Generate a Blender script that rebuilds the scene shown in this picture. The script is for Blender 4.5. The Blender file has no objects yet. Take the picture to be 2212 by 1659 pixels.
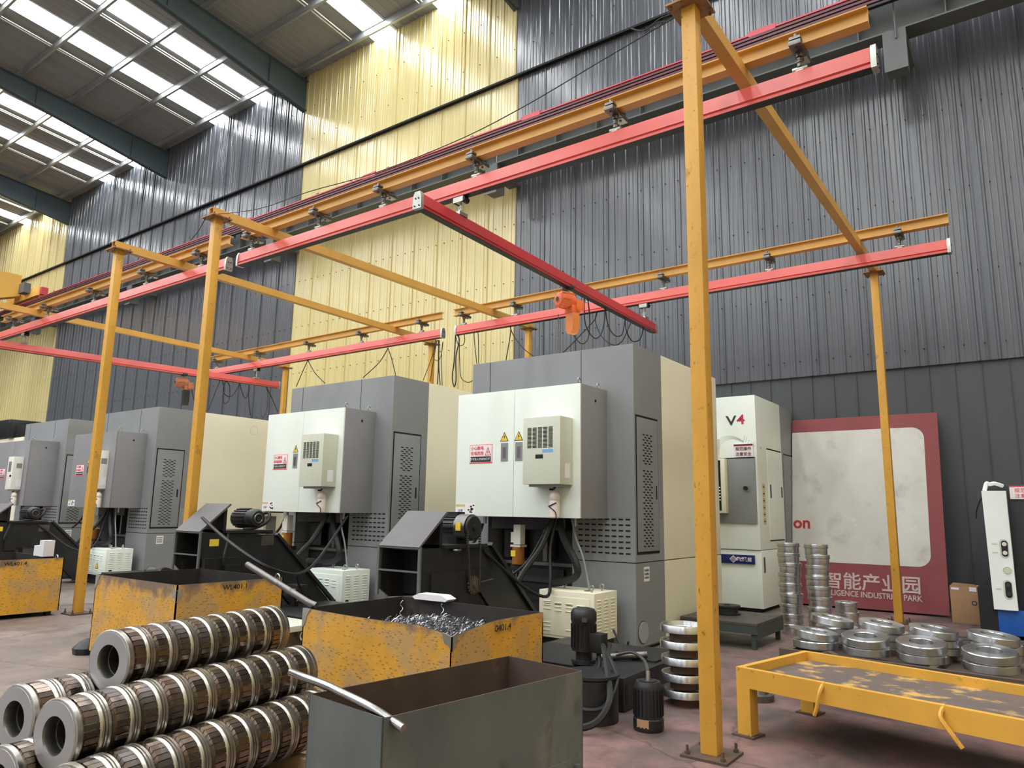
import bpy, bmesh, math, random
from mathutils import Vector, Matrix
random.seed(7)
S = bpy.context.scene
COL = S.collection
PI = math.pi
# ------------------------------------------------------------------ camera
YAW, PIT, ROL, FPX, CH = 0.63340089, 0.17285072, 0.01677894, 1569.33, 1.5
F_ = Vector((-math.sin(YAW)*math.cos(PIT), math.cos(YAW)*math.cos(PIT), math.sin(PIT)))
R_ = Vector((math.cos(YAW), math.sin(YAW), 0)); U_ = R_.cross(F_)
R2 = R_*math.cos(ROL) + U_*math.sin(ROL); U2 = U_*math.cos(ROL) - R_*math.sin(ROL)
CAM = Vector((0, 0, CH))
cd = bpy.data.cameras.new('camera'); cam = bpy.data.objects.new('camera', cd); COL.objects.link(cam)
cd.sensor_width = 36; cd.lens = FPX*36/2212; cd.clip_end = 300; cd.clip_start = 0.05
cam.matrix_world = Matrix(((R2.x, U2.x, -F_.x, 0), (R2.y, U2.y, -F_.y, 0), (R2.z, U2.z, -F_.z, CH), (0, 0, 0, 1)))
S.camera = cam
def ray(x, y): return (R2*(x-1106) - U2*(y-829.5))/FPX + F_
def atY(x, y, Y):
    d = ray(x, y); return CAM + d*(Y/d.y)
def atX(x, y, X):
    d = ray(x, y); return CAM + d*(X/d.x)
# ------------------------------------------------------------------ world, light, exposure
w = bpy.data.worlds.new('world'); S.world = w; w.use_nodes = True
bg = w.node_tree.nodes['Background']; bg.inputs[0].default_value = (0.97, 0.985, 1.0, 1); bg.inputs[1].default_value = 0.56
SKYLIGHT_STRENGTH = 14.0
S.view_settings.view_transform = 'Standard'; S.view_settings.look = 'None'
S.view_settings.gamma = 1.0; S.view_settings.use_curve_mapping = False
S.view_settings.exposure = 0.25

# ------------------------------------------------------------------ materials
def lin(c):
    return tuple(((v/255)/12.92 if v/255 <= .04045 else ((v/255+.055)/1.055)**2.4) for v in c)
MATS = {}
def M(name, rgb, rough=.5, metal=0., var=.08, vs=3., dirt=None, dirt2=None, bump=None, emit=None, stretch=(1, 1, 1), coat=0., dash=None, spec=.5, rim=None, aniso=None):
    """procedural paint / metal: colour with soft variation, dirt=(rgb, scale, threshold, amount)"""
    if name in MATS: return MATS[name]
    m = bpy.data.materials.new(name); m.use_nodes = True; MATS[name] = m
    nt = m.node_tree; N = nt.nodes; L = nt.links; p = N['Principled BSDF']
    p.inputs['Roughness'].default_value = rough; p.inputs['Metallic'].default_value = metal
    p.inputs['Specular IOR Level'].default_value = spec
    if aniso:
        tg = N.new('ShaderNodeTangent'); tg.direction_type = 'RADIAL'; tg.axis = aniso; L.new(tg.outputs[0], p.inputs['Tangent']); p.inputs['Anisotropic'].default_value = .8; p.inputs['Anisotropic Rotation'].default_value = .25 if aniso == 'Z' else 0.
    if coat: p.inputs['Coat Weight'].default_value = coat; p.inputs['Coat Roughness'].default_value = .15
    tc = N.new('ShaderNodeTexCoord'); mp = N.new('ShaderNodeMapping'); mp.inputs['Scale'].default_value = stretch
    L.new(tc.outputs['Object'], mp.inputs[0])
    def noise(sc, det=4., src=mp):
        n = N.new('ShaderNodeTexNoise'); n.inputs['Scale'].default_value = sc; n.inputs['Detail'].default_value = det
        n.inputs['Roughness'].default_value = .6; L.new(src.outputs[0], n.inputs['Vector']); return n
    def ramp(src, a, b):
        r = N.new('ShaderNodeMapRange'); r.inputs['From Min'].default_value = a; r.inputs['From Max'].default_value = b
        r.clamp = True; L.new(src, r.inputs['Value']); return r
    def mix(fac, a, b):
        x = N.new('ShaderNodeMix'); x.data_type = 'RGBA'
        L.new(fac, x.inputs[0])
        for i, v in ((6, a), (7, b)):
            if isinstance(v, tuple): x.inputs[i].default_value = (*v, 1)
            else: L.new(v, x.inputs[i])
        return x.outputs[2]
    c = lin(rgb)
    n1 = noise(vs)
    lo = tuple(v*(1-var) for v in c); hi = tuple(min(1, v*(1+var)) for v in c)
    r1 = ramp(n1.outputs[0], .3, .7)
    out = mix(r1.outputs[0], lo, hi)
    for i, d in enumerate((dirt, dirt2)):
        if d:
            dn = noise(d[1], 6.); dr = ramp(dn.outputs[0], d[2], d[2]+.12)
            mu = N.new('ShaderNodeMath'); mu.operation = 'MULTIPLY'; mu.inputs[1].default_value = d[3]
            L.new(dr.outputs[0], mu.inputs[0]); out = mix(mu.outputs[0], out, lin(d[0]))
            if i == 0:
                rr = N.new('ShaderNodeMapRange'); rr.inputs['To Min'].default_value = rough; rr.inputs['To Max'].default_value = min(1, rough+.2)
                L.new(dr.outputs[0], rr.inputs['Value']); L.new(rr.outputs[0], p.inputs['Roughness'])
    if dash:                                    # raised tread dashes on steel plate
        m2 = N.new('ShaderNodeMapping'); m2.inputs['Rotation'].default_value = (math.radians(38), math.radians(38), math.radians(40)); m2.inputs['Scale'].default_value = (18, 18, 52)
        L.new(tc.outputs['Object'], m2.inputs[0])
        v = N.new('ShaderNodeTexVoronoi'); v.inputs['Scale'].default_value = 1.; L.new(m2.outputs[0], v.inputs['Vector'])
        dr = ramp(v.outputs['Distance'], .28, .2)
        mu = N.new('ShaderNodeMath'); mu.operation = 'MULTIPLY'; mu.inputs[1].default_value = .55; L.new(dr.outputs[0], mu.inputs[0])
        out = mix(mu.outputs[0], out, lin(dash))
    if rim:                                     # bare worn steel towards the rim
        sx = N.new('ShaderNodeSeparateXYZ'); L.new(tc.outputs['Object'], sx.inputs[0]); zr = ramp(sx.outputs[2], rim[0], rim[1])
        rn = noise(rim[3], 6.); ad = N.new('ShaderNodeMath'); ad.operation = 'MULTIPLY_ADD'; L.new(zr.outputs[0], ad.inputs[0]); ad.inputs[1].default_value = .42; L.new(rn.outputs[0], ad.inputs[2])
        rr_ = ramp(ad.outputs[0], .74, .9); out = mix(rr_.outputs[0], out, lin(rim[2]))
    L.new(out, p.inputs['Base Color'])
    if bump:
        bn = noise(bump[0], 3.); bb = N.new('ShaderNodeBump'); bb.inputs['Strength'].default_value = bump[1]; bb.inputs['Distance'].default_value = bump[2] if len(bump) > 2 else .01
        L.new(bn.outputs[0], bb.inputs['Height']); L.new(bb.outputs[0], p.inputs['Normal'])
    if emit: p.inputs['Emission Color'].default_value = (*lin(rgb), 1); p.inputs['Emission Strength'].default_value = emit
    return m
Yel = M('yellow_paint', (208, 156, 60), .42, vs=2.5, var=.1, dirt=((120, 84, 40), 5, .63, .55), dirt2=((52, 38, 26), 26, .62, .9), stretch=(1.6, 1.6, .8))
YelBeam = M('yellow_beam_paint', (206, 158, 78), .45, vs=2, var=.08, dirt=((130, 95, 50), 4, .66, .5), dirt2=((60, 44, 30), 30, .74, .8))
YelBin = M('bin_yellow_paint', (208, 154, 54), .5, vs=2, var=.14, dirt=((178, 144, 96), 3.0, .45, .85), dirt2=((96, 88, 88), 2.6, .6, .7), dash=(96, 66, 26), bump=(26, .25), rim=(.56, .8, (120, 100, 84), 5))
YelTab = M('table_yellow_paint', (210, 158, 60), .5, var=.1, dirt=((120, 86, 46), 6, .64, .7), dirt2=((50, 40, 32), 20, .63, .85))
Red = M('red_rail_paint', (204, 88, 80), .36, var=.06, vs=2, dirt=((120, 34, 36), 9, .72, .5))
RedBridge = M('red_bridge_paint', (184, 54, 60), .4, var=.07, vs=2, dirt=((100, 26, 28), 8, .72, .5))
RedBar = M('conductor_red_plastic', (196, 66, 80), .45, var=.08)
RedDark = M('conductor_dark_red_plastic', (92, 46, 52), .5, var=.12)
Grey = M('machine_grey_paint', (136, 139, 141), .5, var=.05, vs=1.5, bump=(260, .12, .002))
GreyCab = M('cabinet_grey_paint', (140, 140, 143), .5, var=.05, vs=1.5, bump=(260, .12, .002))
White = M('machine_white_paint', (234, 242, 233), .45, var=.03, vs=1.2, dirt=((196, 192, 170), 2, .7, .35))
Cream = M('machine_cream_paint', (232, 227, 202), .5, var=.03, vs=1.2, dirt=((190, 182, 150), 3, .7, .35), bump=(240, .1, .002))
ACol = M('cooler_grey_enamel', (206, 210, 192), .4, var=.03, dirt=((188, 178, 140), 6, .7, .4))
ACwh = M('cooler_white_enamel', (232, 230, 220), .4, var=.03)
Black = M('black_oily_steel', (34, 34, 36), .42, var=.25, vs=4, dirt=((58, 54, 50), 6, .6, .6))
Black2 = M('black_painted_steel', (24, 24, 26), .5, var=.2, vs=5)
Rub = M('black_rubber', (22, 22, 22), .55, var=.15)
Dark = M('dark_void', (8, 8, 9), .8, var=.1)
Hood = M('hood_sheet_steel', (92, 89, 91), .55, var=.06, vs=8, bump=(120, .15, .003))
Steel = M('machined_steel', (206, 208, 210), .3, 1., var=.08, vs=6, stretch=(1, 1, 3), aniso='Z')
SteelD = M('dull_steel', (120, 118, 114), .4, .9, var=.15, vs=8, dirt=((70, 60, 50), 10, .6, .6))
Zinc = M('zinc_plated_steel', (176, 176, 168), .38, .8, var=.15, vs=12)
RollSt = M('roller_steel', (176, 172, 164), .27, 1., var=.2, vs=5, dirt=((120, 100, 80), 4, .56, .6), bump=(60, .1, .001), aniso='Y')
RollPad = M('roller_milled_pads', (134, 120, 108), .2, 1., var=.25, vs=9, dirt=((84, 74, 66), 5, .52, .75), dirt2=((120, 116, 118), 7, .56, .7))
RollFace = M('roller_end_face', (186, 186, 190), .38, .85, var=.08, vs=2)
Rust = M('rusty_steel', (86, 72, 62), .65, .2, var=.2, vs=6, dirt=((112, 66, 44), 5, .56, .7))
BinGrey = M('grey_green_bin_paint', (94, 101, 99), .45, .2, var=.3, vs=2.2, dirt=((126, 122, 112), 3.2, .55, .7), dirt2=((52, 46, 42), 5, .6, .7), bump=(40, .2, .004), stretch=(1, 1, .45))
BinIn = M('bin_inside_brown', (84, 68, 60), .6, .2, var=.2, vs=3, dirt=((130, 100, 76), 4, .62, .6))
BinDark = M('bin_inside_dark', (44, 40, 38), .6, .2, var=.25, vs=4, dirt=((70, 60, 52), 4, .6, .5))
BeamGr = M('runway_beam_paint', (92, 96, 95), .55, var=.08, vs=1.5, dirt=((60, 62, 62), 3, .62, .5))
Rafter = M('rafter_blue_grey_paint', (74, 88, 94), .55, var=.06, vs=1)
Purl = M('galvanised_purlin', (176, 180, 180), .36, .7, var=.1, vs=2)
Roof = M('roof_sheet_underside', (140, 142, 142), .55, var=.06, vs=1.2, stretch=(1, .2, 1), dirt=((96, 92, 92), 1.5, .6, .5))
RoofTrim = M('pale_roof_trim', (214, 214, 206), .5)
Sky = M('translucent_skylight', (250, 253, 255), .6, emit=SKYLIGHT_STRENGTH, var=0.)
WallD = M('wall_sheet_dark_grey', (88, 91, 97), .22, var=.05, vs=1.5, stretch=(15, 15, .8), bump=(1.8, .9, .006), coat=.35)
WallY = M('wall_sheet_yellow', (212, 198, 142), .24, var=.04, vs=1.5, stretch=(14, 14, .6), bump=(1.8, .4, .004), coat=.3)
WallL = M('wall_sheet_lower_dark', (72, 75, 78), .45, var=.06, vs=1.5, stretch=(4, 4, .4), bump=(2., .2, .004))
Poster = M('poster_red_board', (132, 60, 62), .6, var=.08, vs=2, dirt=((116, 50, 54), 3, .6, .4))
PosterIn = M('poster_grey_print', (202, 200, 192), .5, var=.06, vs=1.4, dirt=((170, 166, 158), 2.2, .54, .6), dirt2=((226, 224, 216), 3.2, .62, .7))
TxtGrey = M('pale_print', (196, 176, 172), .6)
TxtRed = M('red_print', (176, 44, 44), .6)
TxtPink = M('bright_red_print', (226, 70, 84), .6)
TxtDark = M('dark_print', (52, 56, 58), .6)
SignW = M('white_label', (236, 232, 234), .5, var=.02)
SignY = M('yellow_label', (240, 204, 70), .5, var=.03)
SignPale = M('pale_tan_label', (206, 186, 132), .5, var=.08)
Maroon = M('maroon_label', (110, 24, 40), .5)
Blue = M('blue_paint', (22, 84, 168), .45, var=.1)
BlueNav = M('navy_label', (26, 36, 104), .4, var=.1)
LBlue = M('pale_blue_label', (118, 176, 226), .5)
Orange = M('orange_hoist_paint', (232, 112, 62), .42, var=.07, vs=6, dirt=((150, 66, 40), 12, .66, .5))
OrangeBag = M('orange_chain_bag', (226, 132, 70), .55, var=.06, vs=8)
Brown = M('brown_hoist_paint', (158, 96, 66), .5, var=.2, vs=9, dirt=((90, 50, 36), 14, .58, .8))
Card = M('brown_cardboard', (168, 132, 96), .8, var=.07, vs=3)
Plast = M('translucent_white_plastic', (226, 214, 206), .4, var=.04)
Amber = M('amber_oil_cup', (150, 96, 36), .2, var=.2)
Foam = M('white_foam', (226, 222, 226), .7, var=.04)
Wood = M('pale_timber', (168, 138, 110), .7, var=.12, vs=5, stretch=(6, 1, 6))
GreenGr = M('dark_green_steel', (62, 70, 66), .5, .1, var=.12, vs=3, dirt=((84, 78, 70), 6, .6, .5))
TopDark = M('oily_bench_top', (78, 72, 66), .5, .2, var=.15, vs=4, dirt=((52, 48, 46), 5, .58, .6))
WhitePanel = M('white_panel_enamel', (236, 242, 240), .35, var=.02)
DkPanel = M('charcoal_machine_panel', (46, 48, 50), .5, var=.1)
CraneY = M('crane_yellow_paint', (230, 178, 84), .5, var=.05, vs=1)
Redbuf = M('red_buffer', (196, 70, 80), .5)
Glas = M('dark_screen', (20, 22, 26), .15)

def floor_mat():
    m = bpy.data.materials.new('worn_concrete_floor'); m.use_nodes = True; nt = m.node_tree; N = nt.nodes; L = nt.links; p = N['Principled BSDF']
    tc = N.new('ShaderNodeTexCoord')
    def noise(sc, det, dist=0.):
        n = N.new('ShaderNodeTexNoise'); n.inputs['Scale'].default_value = sc; n.inputs['Detail'].default_value = det; n.inputs['Roughness'].default_value = .62
        n.inputs['Distortion'].default_value = dist; L.new(tc.outputs['Object'], n.inputs['Vector']); return n
    def rng(src, a, b, c=0., d=1.):
        r = N.new('ShaderNodeMapRange'); r.inputs[1].default_value = a; r.inputs[2].default_value = b; r.inputs[3].default_value = c; r.inputs[4].default_value = d; L.new(src, r.inputs[0]); return r.outputs[0]
    def mix(f, a, b):
        x = N.new('ShaderNodeMix'); x.data_type = 'RGBA'; L.new(f, x.inputs[0])
        for i, v in ((6, a), (7, b)):
            if isinstance(v, tuple): x.inputs[i].default_value = (*lin(v), 1)
            else: L.new(v, x.inputs[i])
        return x.outputs[2]
    a = mix(rng(noise(1.1, 8, .6).outputs[0], .35, .65), (104, 92, 86), (132, 118, 109))
    # red painted bay right of x = -3
    sx = N.new('ShaderNodeSeparateXYZ'); L.new(tc.outputs['Object'], sx.inputs[0])
    ad = N.new('ShaderNodeMath'); ad.operation = 'MULTIPLY_ADD'; L.new(noise(.9, 6, .4).outputs[0], ad.inputs[0]); ad.inputs[1].default_value = 3.2; L.new(sx.outputs[0], ad.inputs[2])
    redf = rng(ad.outputs[0], -1.9, -.9)
    redc = mix(rng(noise(2.2, 7, .5).outputs[0], .38, .62), (100, 83, 79), (138, 104, 100))
    a = mix(redf, a, redc)
    a = mix(rng(noise(.75, 8, 1.6).outputs[0], .5, .66, 0, .85), a, (82, 73, 69))
    a = mix(rng(noise(2.6, 8, 1.).outputs[0], .56, .72, 0, .7), a, (62, 56, 53))
    a = mix(rng(noise(9, 5).outputs[0], .62, .8, 0, .6), a, (88, 78, 72))
    v = N.new('ShaderNodeTexVoronoi'); v.feature = 'DISTANCE_TO_EDGE'; v.inputs['Scale'].default_value = .42
    nn = noise(2.5, 4); mx = N.new('ShaderNodeMix'); mx.data_type = 'VECTOR'; mx.inputs[0].default_value = .22; L.new(tc.outputs['Object'], mx.inputs[4]); L.new(nn.outputs['Color'], mx.inputs[5]); L.new(mx.outputs[1], v.inputs['Vector'])
    a = mix(rng(v.outputs['Distance'], .0, .006, .6, 0.), a, (52, 44, 40))
    L.new(a, p.inputs['Base Color']); L.new(rng(noise(1.4, 5).outputs[0], .3, .7, .42, .68), p.inputs['Roughness'])
    b = N.new('ShaderNodeBump'); b.inputs['Strength'].default_value = .15; L.new(noise(14, 6).outputs[0], b.inputs['Height']); L.new(b.outputs[0], p.inputs['Normal'])
    return m

# ------------------------------------------------------------------ mesh builder
class MB:
    def __init__(s): s.bm = bmesh.new()
    def box(s, x0, x1, y0, y1, z0, z1, mat=None, bev=0.):
        v = [s.bm.verts.new((x, y, z)) for z in (z0, z1) for y in (y0, y1) for x in (x0, x1)]
        if mat is not None:
            for q in v: q.co = mat @ q.co
        fs = [s.bm.faces.new([v[i] for i in f]) for f in ((0, 2, 3, 1), (4, 5, 7, 6), (0, 1, 5, 4), (2, 6, 7, 3), (0, 4, 6, 2), (1, 3, 7, 5))]
        if bev:
            es = list({e for f in fs for e in f.edges})
            bmesh.ops.bevel(s.bm, geom=es, offset=bev, segments=2, affect='EDGES', profile=.6)
        return s
    def prism(s, poly, axis, a, b, mat=None):
        """poly of 2-D points extruded along axis from a to b. axis x: (y,z); y: (x,z); z: (x,y)"""
        def P(u, v, t):
            q = Vector({'x': (t, u, v), 'y': (u, t, v), 'z': (u, v, t)}[axis]); return mat @ q if mat is not None else q
        A = [s.bm.verts.new(P(u, v, a)) for u, v in poly]; B = [s.bm.verts.new(P(u, v, b)) for u, v in poly]
        n = len(poly); s.bm.faces.new(A); s.bm.faces.new(B[::-1])
        for i in range(n): s.bm.faces.new((A[i], B[i], B[(i+1) % n], A[(i+1) % n]))
        return s
    def lathe(s, prof, p0=(0, 0, 0), ax=(0, 0, 1), seg=24, close=False):
        """prof: (t, r) along axis"""
        p0 = Vector(p0); ax = Vector(ax).normalized(); u = ax.orthogonal().normalized(); v = ax.cross(u)
        rings = []
        for t, r in prof:
            if r < 1e-6: rings.append([s.bm.verts.new(p0+ax*t)])
            else: rings.append([s.bm.verts.new(p0+ax*t+(u*math.cos(2*PI*i/seg)+v*math.sin(2*PI*i/seg))*r) for i in range(seg)])
        pr = list(zip(rings, rings[1:]))
        if close: pr.append((rings[-1], rings[0]))
        for A, B in pr:
            if len(A) == 1 and len(B) == 1: continue
            for i in range(seg):
                j = (i+1) % seg
                if len(A) == 1: s.bm.faces.new((A[0], B[j], B[i]))
                elif len(B) == 1: s.bm.faces.new((A[i], A[j], B[0]))
                else: s.bm.faces.new((A[i], A[j], B[j], B[i]))
        return s
    def cyl(s, p0, p1, r, seg=16, r2=None):
        p0 = Vector(p0); p1 = Vector(p1); d = (p1-p0).length
        return s.lathe([(0, 0), (0, r), (d, r if r2 is None else r2), (d, 0)], p0, p1-p0, seg)
    def tube(s, pts, r, seg=8, smooth=True):
        pts = [Vector(p) for p in pts]
        if smooth and len(pts) > 2:
            q = []
            n = len(pts)
            for i in range(n-1):
                a, b, c, d = pts[max(i-1, 0)], pts[i], pts[i+1], pts[min(i+2, n-1)]
                for k in range(5):
                    t = k/5; q.append(.5*((2*b)+(c-a)*t+(2*a-5*b+4*c-d)*t*t+(3*b-a-3*c+d)*t**3))
            q.append(pts[-1]); pts = q
        rings = []; up = None
        for i, p in enumerate(pts):
            t = (pts[min(i+1, len(pts)-1)]-pts[max(i-1, 0)]).normalized()
            if up is None: up = t.orthogonal().normalized()
            up = (up - t*up.dot(t)).normalized(); sd = t.cross(up)
            rings.append([s.bm.verts.new(p+(up*math.cos(2*PI*k/seg)+sd*math.sin(2*PI*k/seg))*r) for k in range(seg)])
        for A, B in zip(rings, rings[1:]):
            for i in range(seg): s.bm.faces.new((A[i], A[(i+1) % seg], B[(i+1) % seg], B[i]))
        s.bm.faces.new(rings[0][::-1]); s.bm.faces.new(rings[-1]); return s
    def torus(s, c, ax, R, r, seg=16, k=6, sx=1.):
        c = Vector(c); ax = Vector(ax).normalized(); u = ax.orthogonal().normalized(); v = ax.cross(u)
        rg = []
        for i in range(seg):
            a = 2*PI*i/seg; d = u*math.cos(a)+v*math.sin(a)*sx
            rg.append([s.bm.verts.new(c+d*R+(d.normalized()*math.cos(2*PI*j/k)+ax*math.sin(2*PI*j/k))*r) for j in range(k)])
        for i in range(seg):
            A = rg[i]; B = rg[(i+1) % seg]
            for j in range(k): s.bm.faces.new((A[j], B[j], B[(j+1) % k], A[(j+1) % k]))
        return s
    def mesh(s, name):
        bmesh.ops.recalc_face_normals(s.bm, faces=s.bm.faces)
        me = bpy.data.meshes.new(name); s.bm.to_mesh(me); s.bm.free()
        me.shade_smooth(); me.set_sharp_from_angle(angle=math.radians(38)); return me
    def build(s, name, mat, parent=None, label=None, **kw):
        if parent is None or kw.get('kind'): return link(name, s.mesh(name), mat, parent, label, **kw)
        bm = s.bm; bm.verts.index_update(); nv = len(bm.verts); comp = [-1]*nv; bm.verts.ensure_lookup_table(); isl = []
        for v in bm.verts:
            if comp[v.index] >= 0: continue
            st = [v]; comp[v.index] = len(isl); mem = []
            while st:
                q = st.pop(); mem.append(q)
                for e in q.link_edges:
                    o = e.other_vert(q)
                    if comp[o.index] < 0: comp[o.index] = len(isl); st.append(o)
            isl.append(([min(q.co[i] for q in mem) for i in range(3)], [max(q.co[i] for q in mem) for i in range(3)]))
        k = len(isl); par = list(range(k))
        def find(a):
            while par[a] != a: a = par[a]
            return a
        if k > 260: kw['kind'] = 'stuff'; return link(name, s.mesh(name), mat, parent, label, **kw)
        sz = [max(h-l for l, h in zip(*b)) for b in isl]
        for i in range(k):
            for j in range(i+1, k):
                g = math.sqrt(sum(max(0, isl[j][0][c]-isl[i][1][c], isl[i][0][c]-isl[j][1][c])**2 for c in range(3)))
                if g <= max(.02, .5*max(sz[i], sz[j])): par[find(j)] = find(i)
        roots = sorted({find(i) for i in range(k)})
        if len(roots) == 1: return link(name, s.mesh(name), mat, parent, label, **kw)
        if len(roots) > 60: kw['kind'] = 'stuff'; return link(name, s.mesh(name), mat, parent, label, **kw)
        grp = [find(c) for c in comp]; first = None
        for r_ in roots:
            b2_ = bm.copy(); b2_.verts.ensure_lookup_table()
            bmesh.ops.delete(b2_, geom=[v for i, v in enumerate(b2_.verts) if grp[i] != r_], context='VERTS')
            m2 = MB(); m2.bm.free(); m2.bm = b2_
            o = link(name, m2.mesh(name), mat, parent, label, **kw); first = first or o
        bm.free(); return first
def link(name, me, mat, parent=None, label=None, kind=None, loc=None, rot=None):
    o = bpy.data.objects.new(name, me); COL.objects.link(o)
    if mat is not None and len(me.materials) == 0: me.materials.append(mat)
    if parent is not None: o.parent = parent
    if label: o['label'] = label
    if kind: o['kind'] = kind
    if loc is not None: o.location = loc
    if rot is not None: o.rotation_euler = rot
    return o
def thing(name, label, cat, loc=(0, 0, 0), rz=0., group=None):
    o = bpy.data.objects.new(name, None); COL.objects.link(o); o.empty_display_size = .1
    o.location = loc; o.rotation_euler = (0, 0, rz); o['label'] = label; o['category'] = cat
    if group: o['group'] = group
    return o
def tag(o, label, cat, group=None, kind=None):
    o['label'] = label; o['category'] = cat
    if group: o['group'] = group
    if kind: o['kind'] = kind
    return o
def kids(o): return [c for c in bpy.data.objects if c.parent == o]
def dup(root, loc, rz=None, label=None, group=None):
    def cp(o, par):
        c = o.copy(); COL.objects.link(c); c.parent = par
        for ch in kids_map.get(o.name, []): cp(ch, c)
        return c
    kids_map = {}
    for o in bpy.data.objects:
        if o.parent: kids_map.setdefault(o.parent.name, []).append(o)
    r = cp(root, None); r.location = loc
    if rz is not None: r.rotation_euler = (0, 0, rz)
    if label: r['label'] = label
    if group: r['group'] = group
    return r
def text(name, body, size, mat, parent, loc, rot=(PI/2, 0, 0), ext=.001, sx=1., align='CENTER', label=None, bold=0.):
    cu = bpy.data.curves.new(name, 'FONT'); cu.body = body; cu.size = size; cu.extrude = ext; cu.align_x = align; cu.align_y = 'CENTER'; cu.offset = bold; cu.resolution_u = 3
    t = bpy.data.objects.new(name, cu); COL.objects.link(t)
    dg = bpy.context.evaluated_depsgraph_get(); me = bpy.data.meshes.new_from_object(t.evaluated_get(dg)); bpy.data.objects.remove(t)
    me.name = name
    if len(me.materials): me.materials.clear()
    if sx != 1.:
        for v in me.vertices: v.co.x *= sx
    return link(name, me, mat, parent, label, loc=loc, rot=rot)
def plate(name, x0, x1, y, z0, z1, mat, parent, t=.002, label=None):
    return MB().box(x0, x1, y-t, y, z0, z1).build(name, mat, parent, label)
def eyebolt(parent, x, y, z, mat=None, R=.028, ax=(1, 0, 0)):
    b = MB().torus((x, y, z+R+.02), ax, R, .008).cyl((x, y, z), (x, y, z+.024), .012, 10)
    return b.build('eye_bolt', mat or Zinc, parent)

# ================================================================== SETTING
WY = 14.0; BAY = 8.76; COLX = [-1.46-BAY*i for i in range(-1, 6)]      # 7.3 ... -45.26
def struct(o): o['kind'] = 'structure'; return o
fl = MB().box(-60, 16, -24, WY+.3, -.2, 0).build('floor', floor_mat()); struct(fl)
# ---- wall_back: ribbed sheets, three tiers
def sheet_mesh(name, wd, z0, z1, ribs, h, seam=True):
    """vertical ribbed sheet, width wd, facing -Y; local origin at its left bottom corner"""
    bm = bmesh.new(); pts = [(0, .0)]
    pitch = wd/max(ribs, 1)
    for i in range(ribs):
        c = (i+.5)*pitch
        pts += [(c-.03, 0), (c-.014, -h), (c+.014, -h), (c+.03, 0)]
        if ribs > 2:
            for dx in (pitch/3, pitch*2/3):
                if c+dx+.02 < wd-.02: pts += [(c+dx-.014, 0), (c+dx, -h*.32), (c+dx+.014, 0)]
    pts += [(wd-.012, 0), (wd-.008, -h*1.5 if seam else .0), (wd-.001, -h*1.5 if seam else 0.), (wd, .006)]
    nz = 3; rows = []
    for k in range(nz+1):
        z = z0+(z1-z0)*k/nz; rows.append([bm.verts.new((x, y, z)) for x, y in pts])
    for a, b in zip(rows, rows[1:]):
        for i in range(len(pts)-1): bm.faces.new((a[i], a[i+1], b[i+1], b[i]))
    me = bpy.data.meshes.new(name); bm.to_mesh(me); bm.free(); return me
wb = bpy.data.objects.new('wall_back', None); COL.objects.link(wb); struct(wb)
def tier(z0, z1, y, ribs, h, md, my, per_bay, x_lo=-48.):
    wd = BAY/per_bay
    mes = {}
    for key, m in (('d', md), ('y', my)):
        me = sheet_mesh('wall_panel', wd, z0, z1, ribs, h); me.materials.append(m); mes[key] = me
    x = COLX[0]-wd
    while x > x_lo:
        xc = x+wd/2
        bay = math.floor((-1.46-xc)/BAY)         # 0: -10.2..-1.46 ; 1: -19..-10.2 ...
        yellow = bay in (1, 4)
        link('wall_panel', mes['y' if yellow else 'd'], None, wb, loc=(x, y, 0)); x -= wd
# lower tier is dark except in the yellow bays
tier(0, 4.12, WY+.02, 0, .012, WallL, WallY, 23)
tier(4.06, 12.62, WY-.03, 3, .02, WallD, WallY, 10)
tier(12.66, 15.95, WY-.13, 3, .022, WallD, WallY, 10)
MB().box(-48, 8, WY-.16, WY-.05, 12.61, 12.665).build('shadow_gap_strip', Dark, wb, label='dark strip painted as the shadow gap where the upper wall sheets begin')  # near-black strip stands in for the shadow under the upper sheets
MB().box(-48, 8, WY+.05, WY+.2, 0, 16.2).build('wall_backing', WallL, wb)
sc = MB()
for zz in (4.35, 5.6, 7.1, 8.6, 11.2):
    x = 2.
    while x > -38: sc.box(x-.009, x+.009, WY-.065, WY-.045, zz-.009, zz+.009); x -= .292
for zz in (13.4, 14.6):
    x = 2.
    while x > -38: sc.box(x-.009, x+.009, WY-.165, WY-.145, zz-.009, zz+.009); x -= .584
sc.build('sheet_screws', Dark, wb, kind='stuff')
# side wall far left, closing the hall
wl = bpy.data.objects.new('wall_left', None); COL.objects.link(wl); struct(wl)
me = sheet_mesh('wall_panel', .92, 0, 18., 3, .022); me.materials.append(WallD)
for i in range(42): link('wall_panel', me, None, wl, loc=(-48.0, WY-.92*i-.92, 0), rot=(0, 0, PI/2))
wr = bpy.data.objects.new('added_wall_right', None); COL.objects.link(wr); struct(wr)  # unseen wall added to cut light from the side and bounce it warm
me = sheet_mesh('wall_panel', .92, 0, 18., 3, .022); me.materials.append(WallY)
for i in range(41): link('wall_panel', me, None, wr, loc=(9.0, WY-.92*i, 0), rot=(0, 0, -PI/2))
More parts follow.
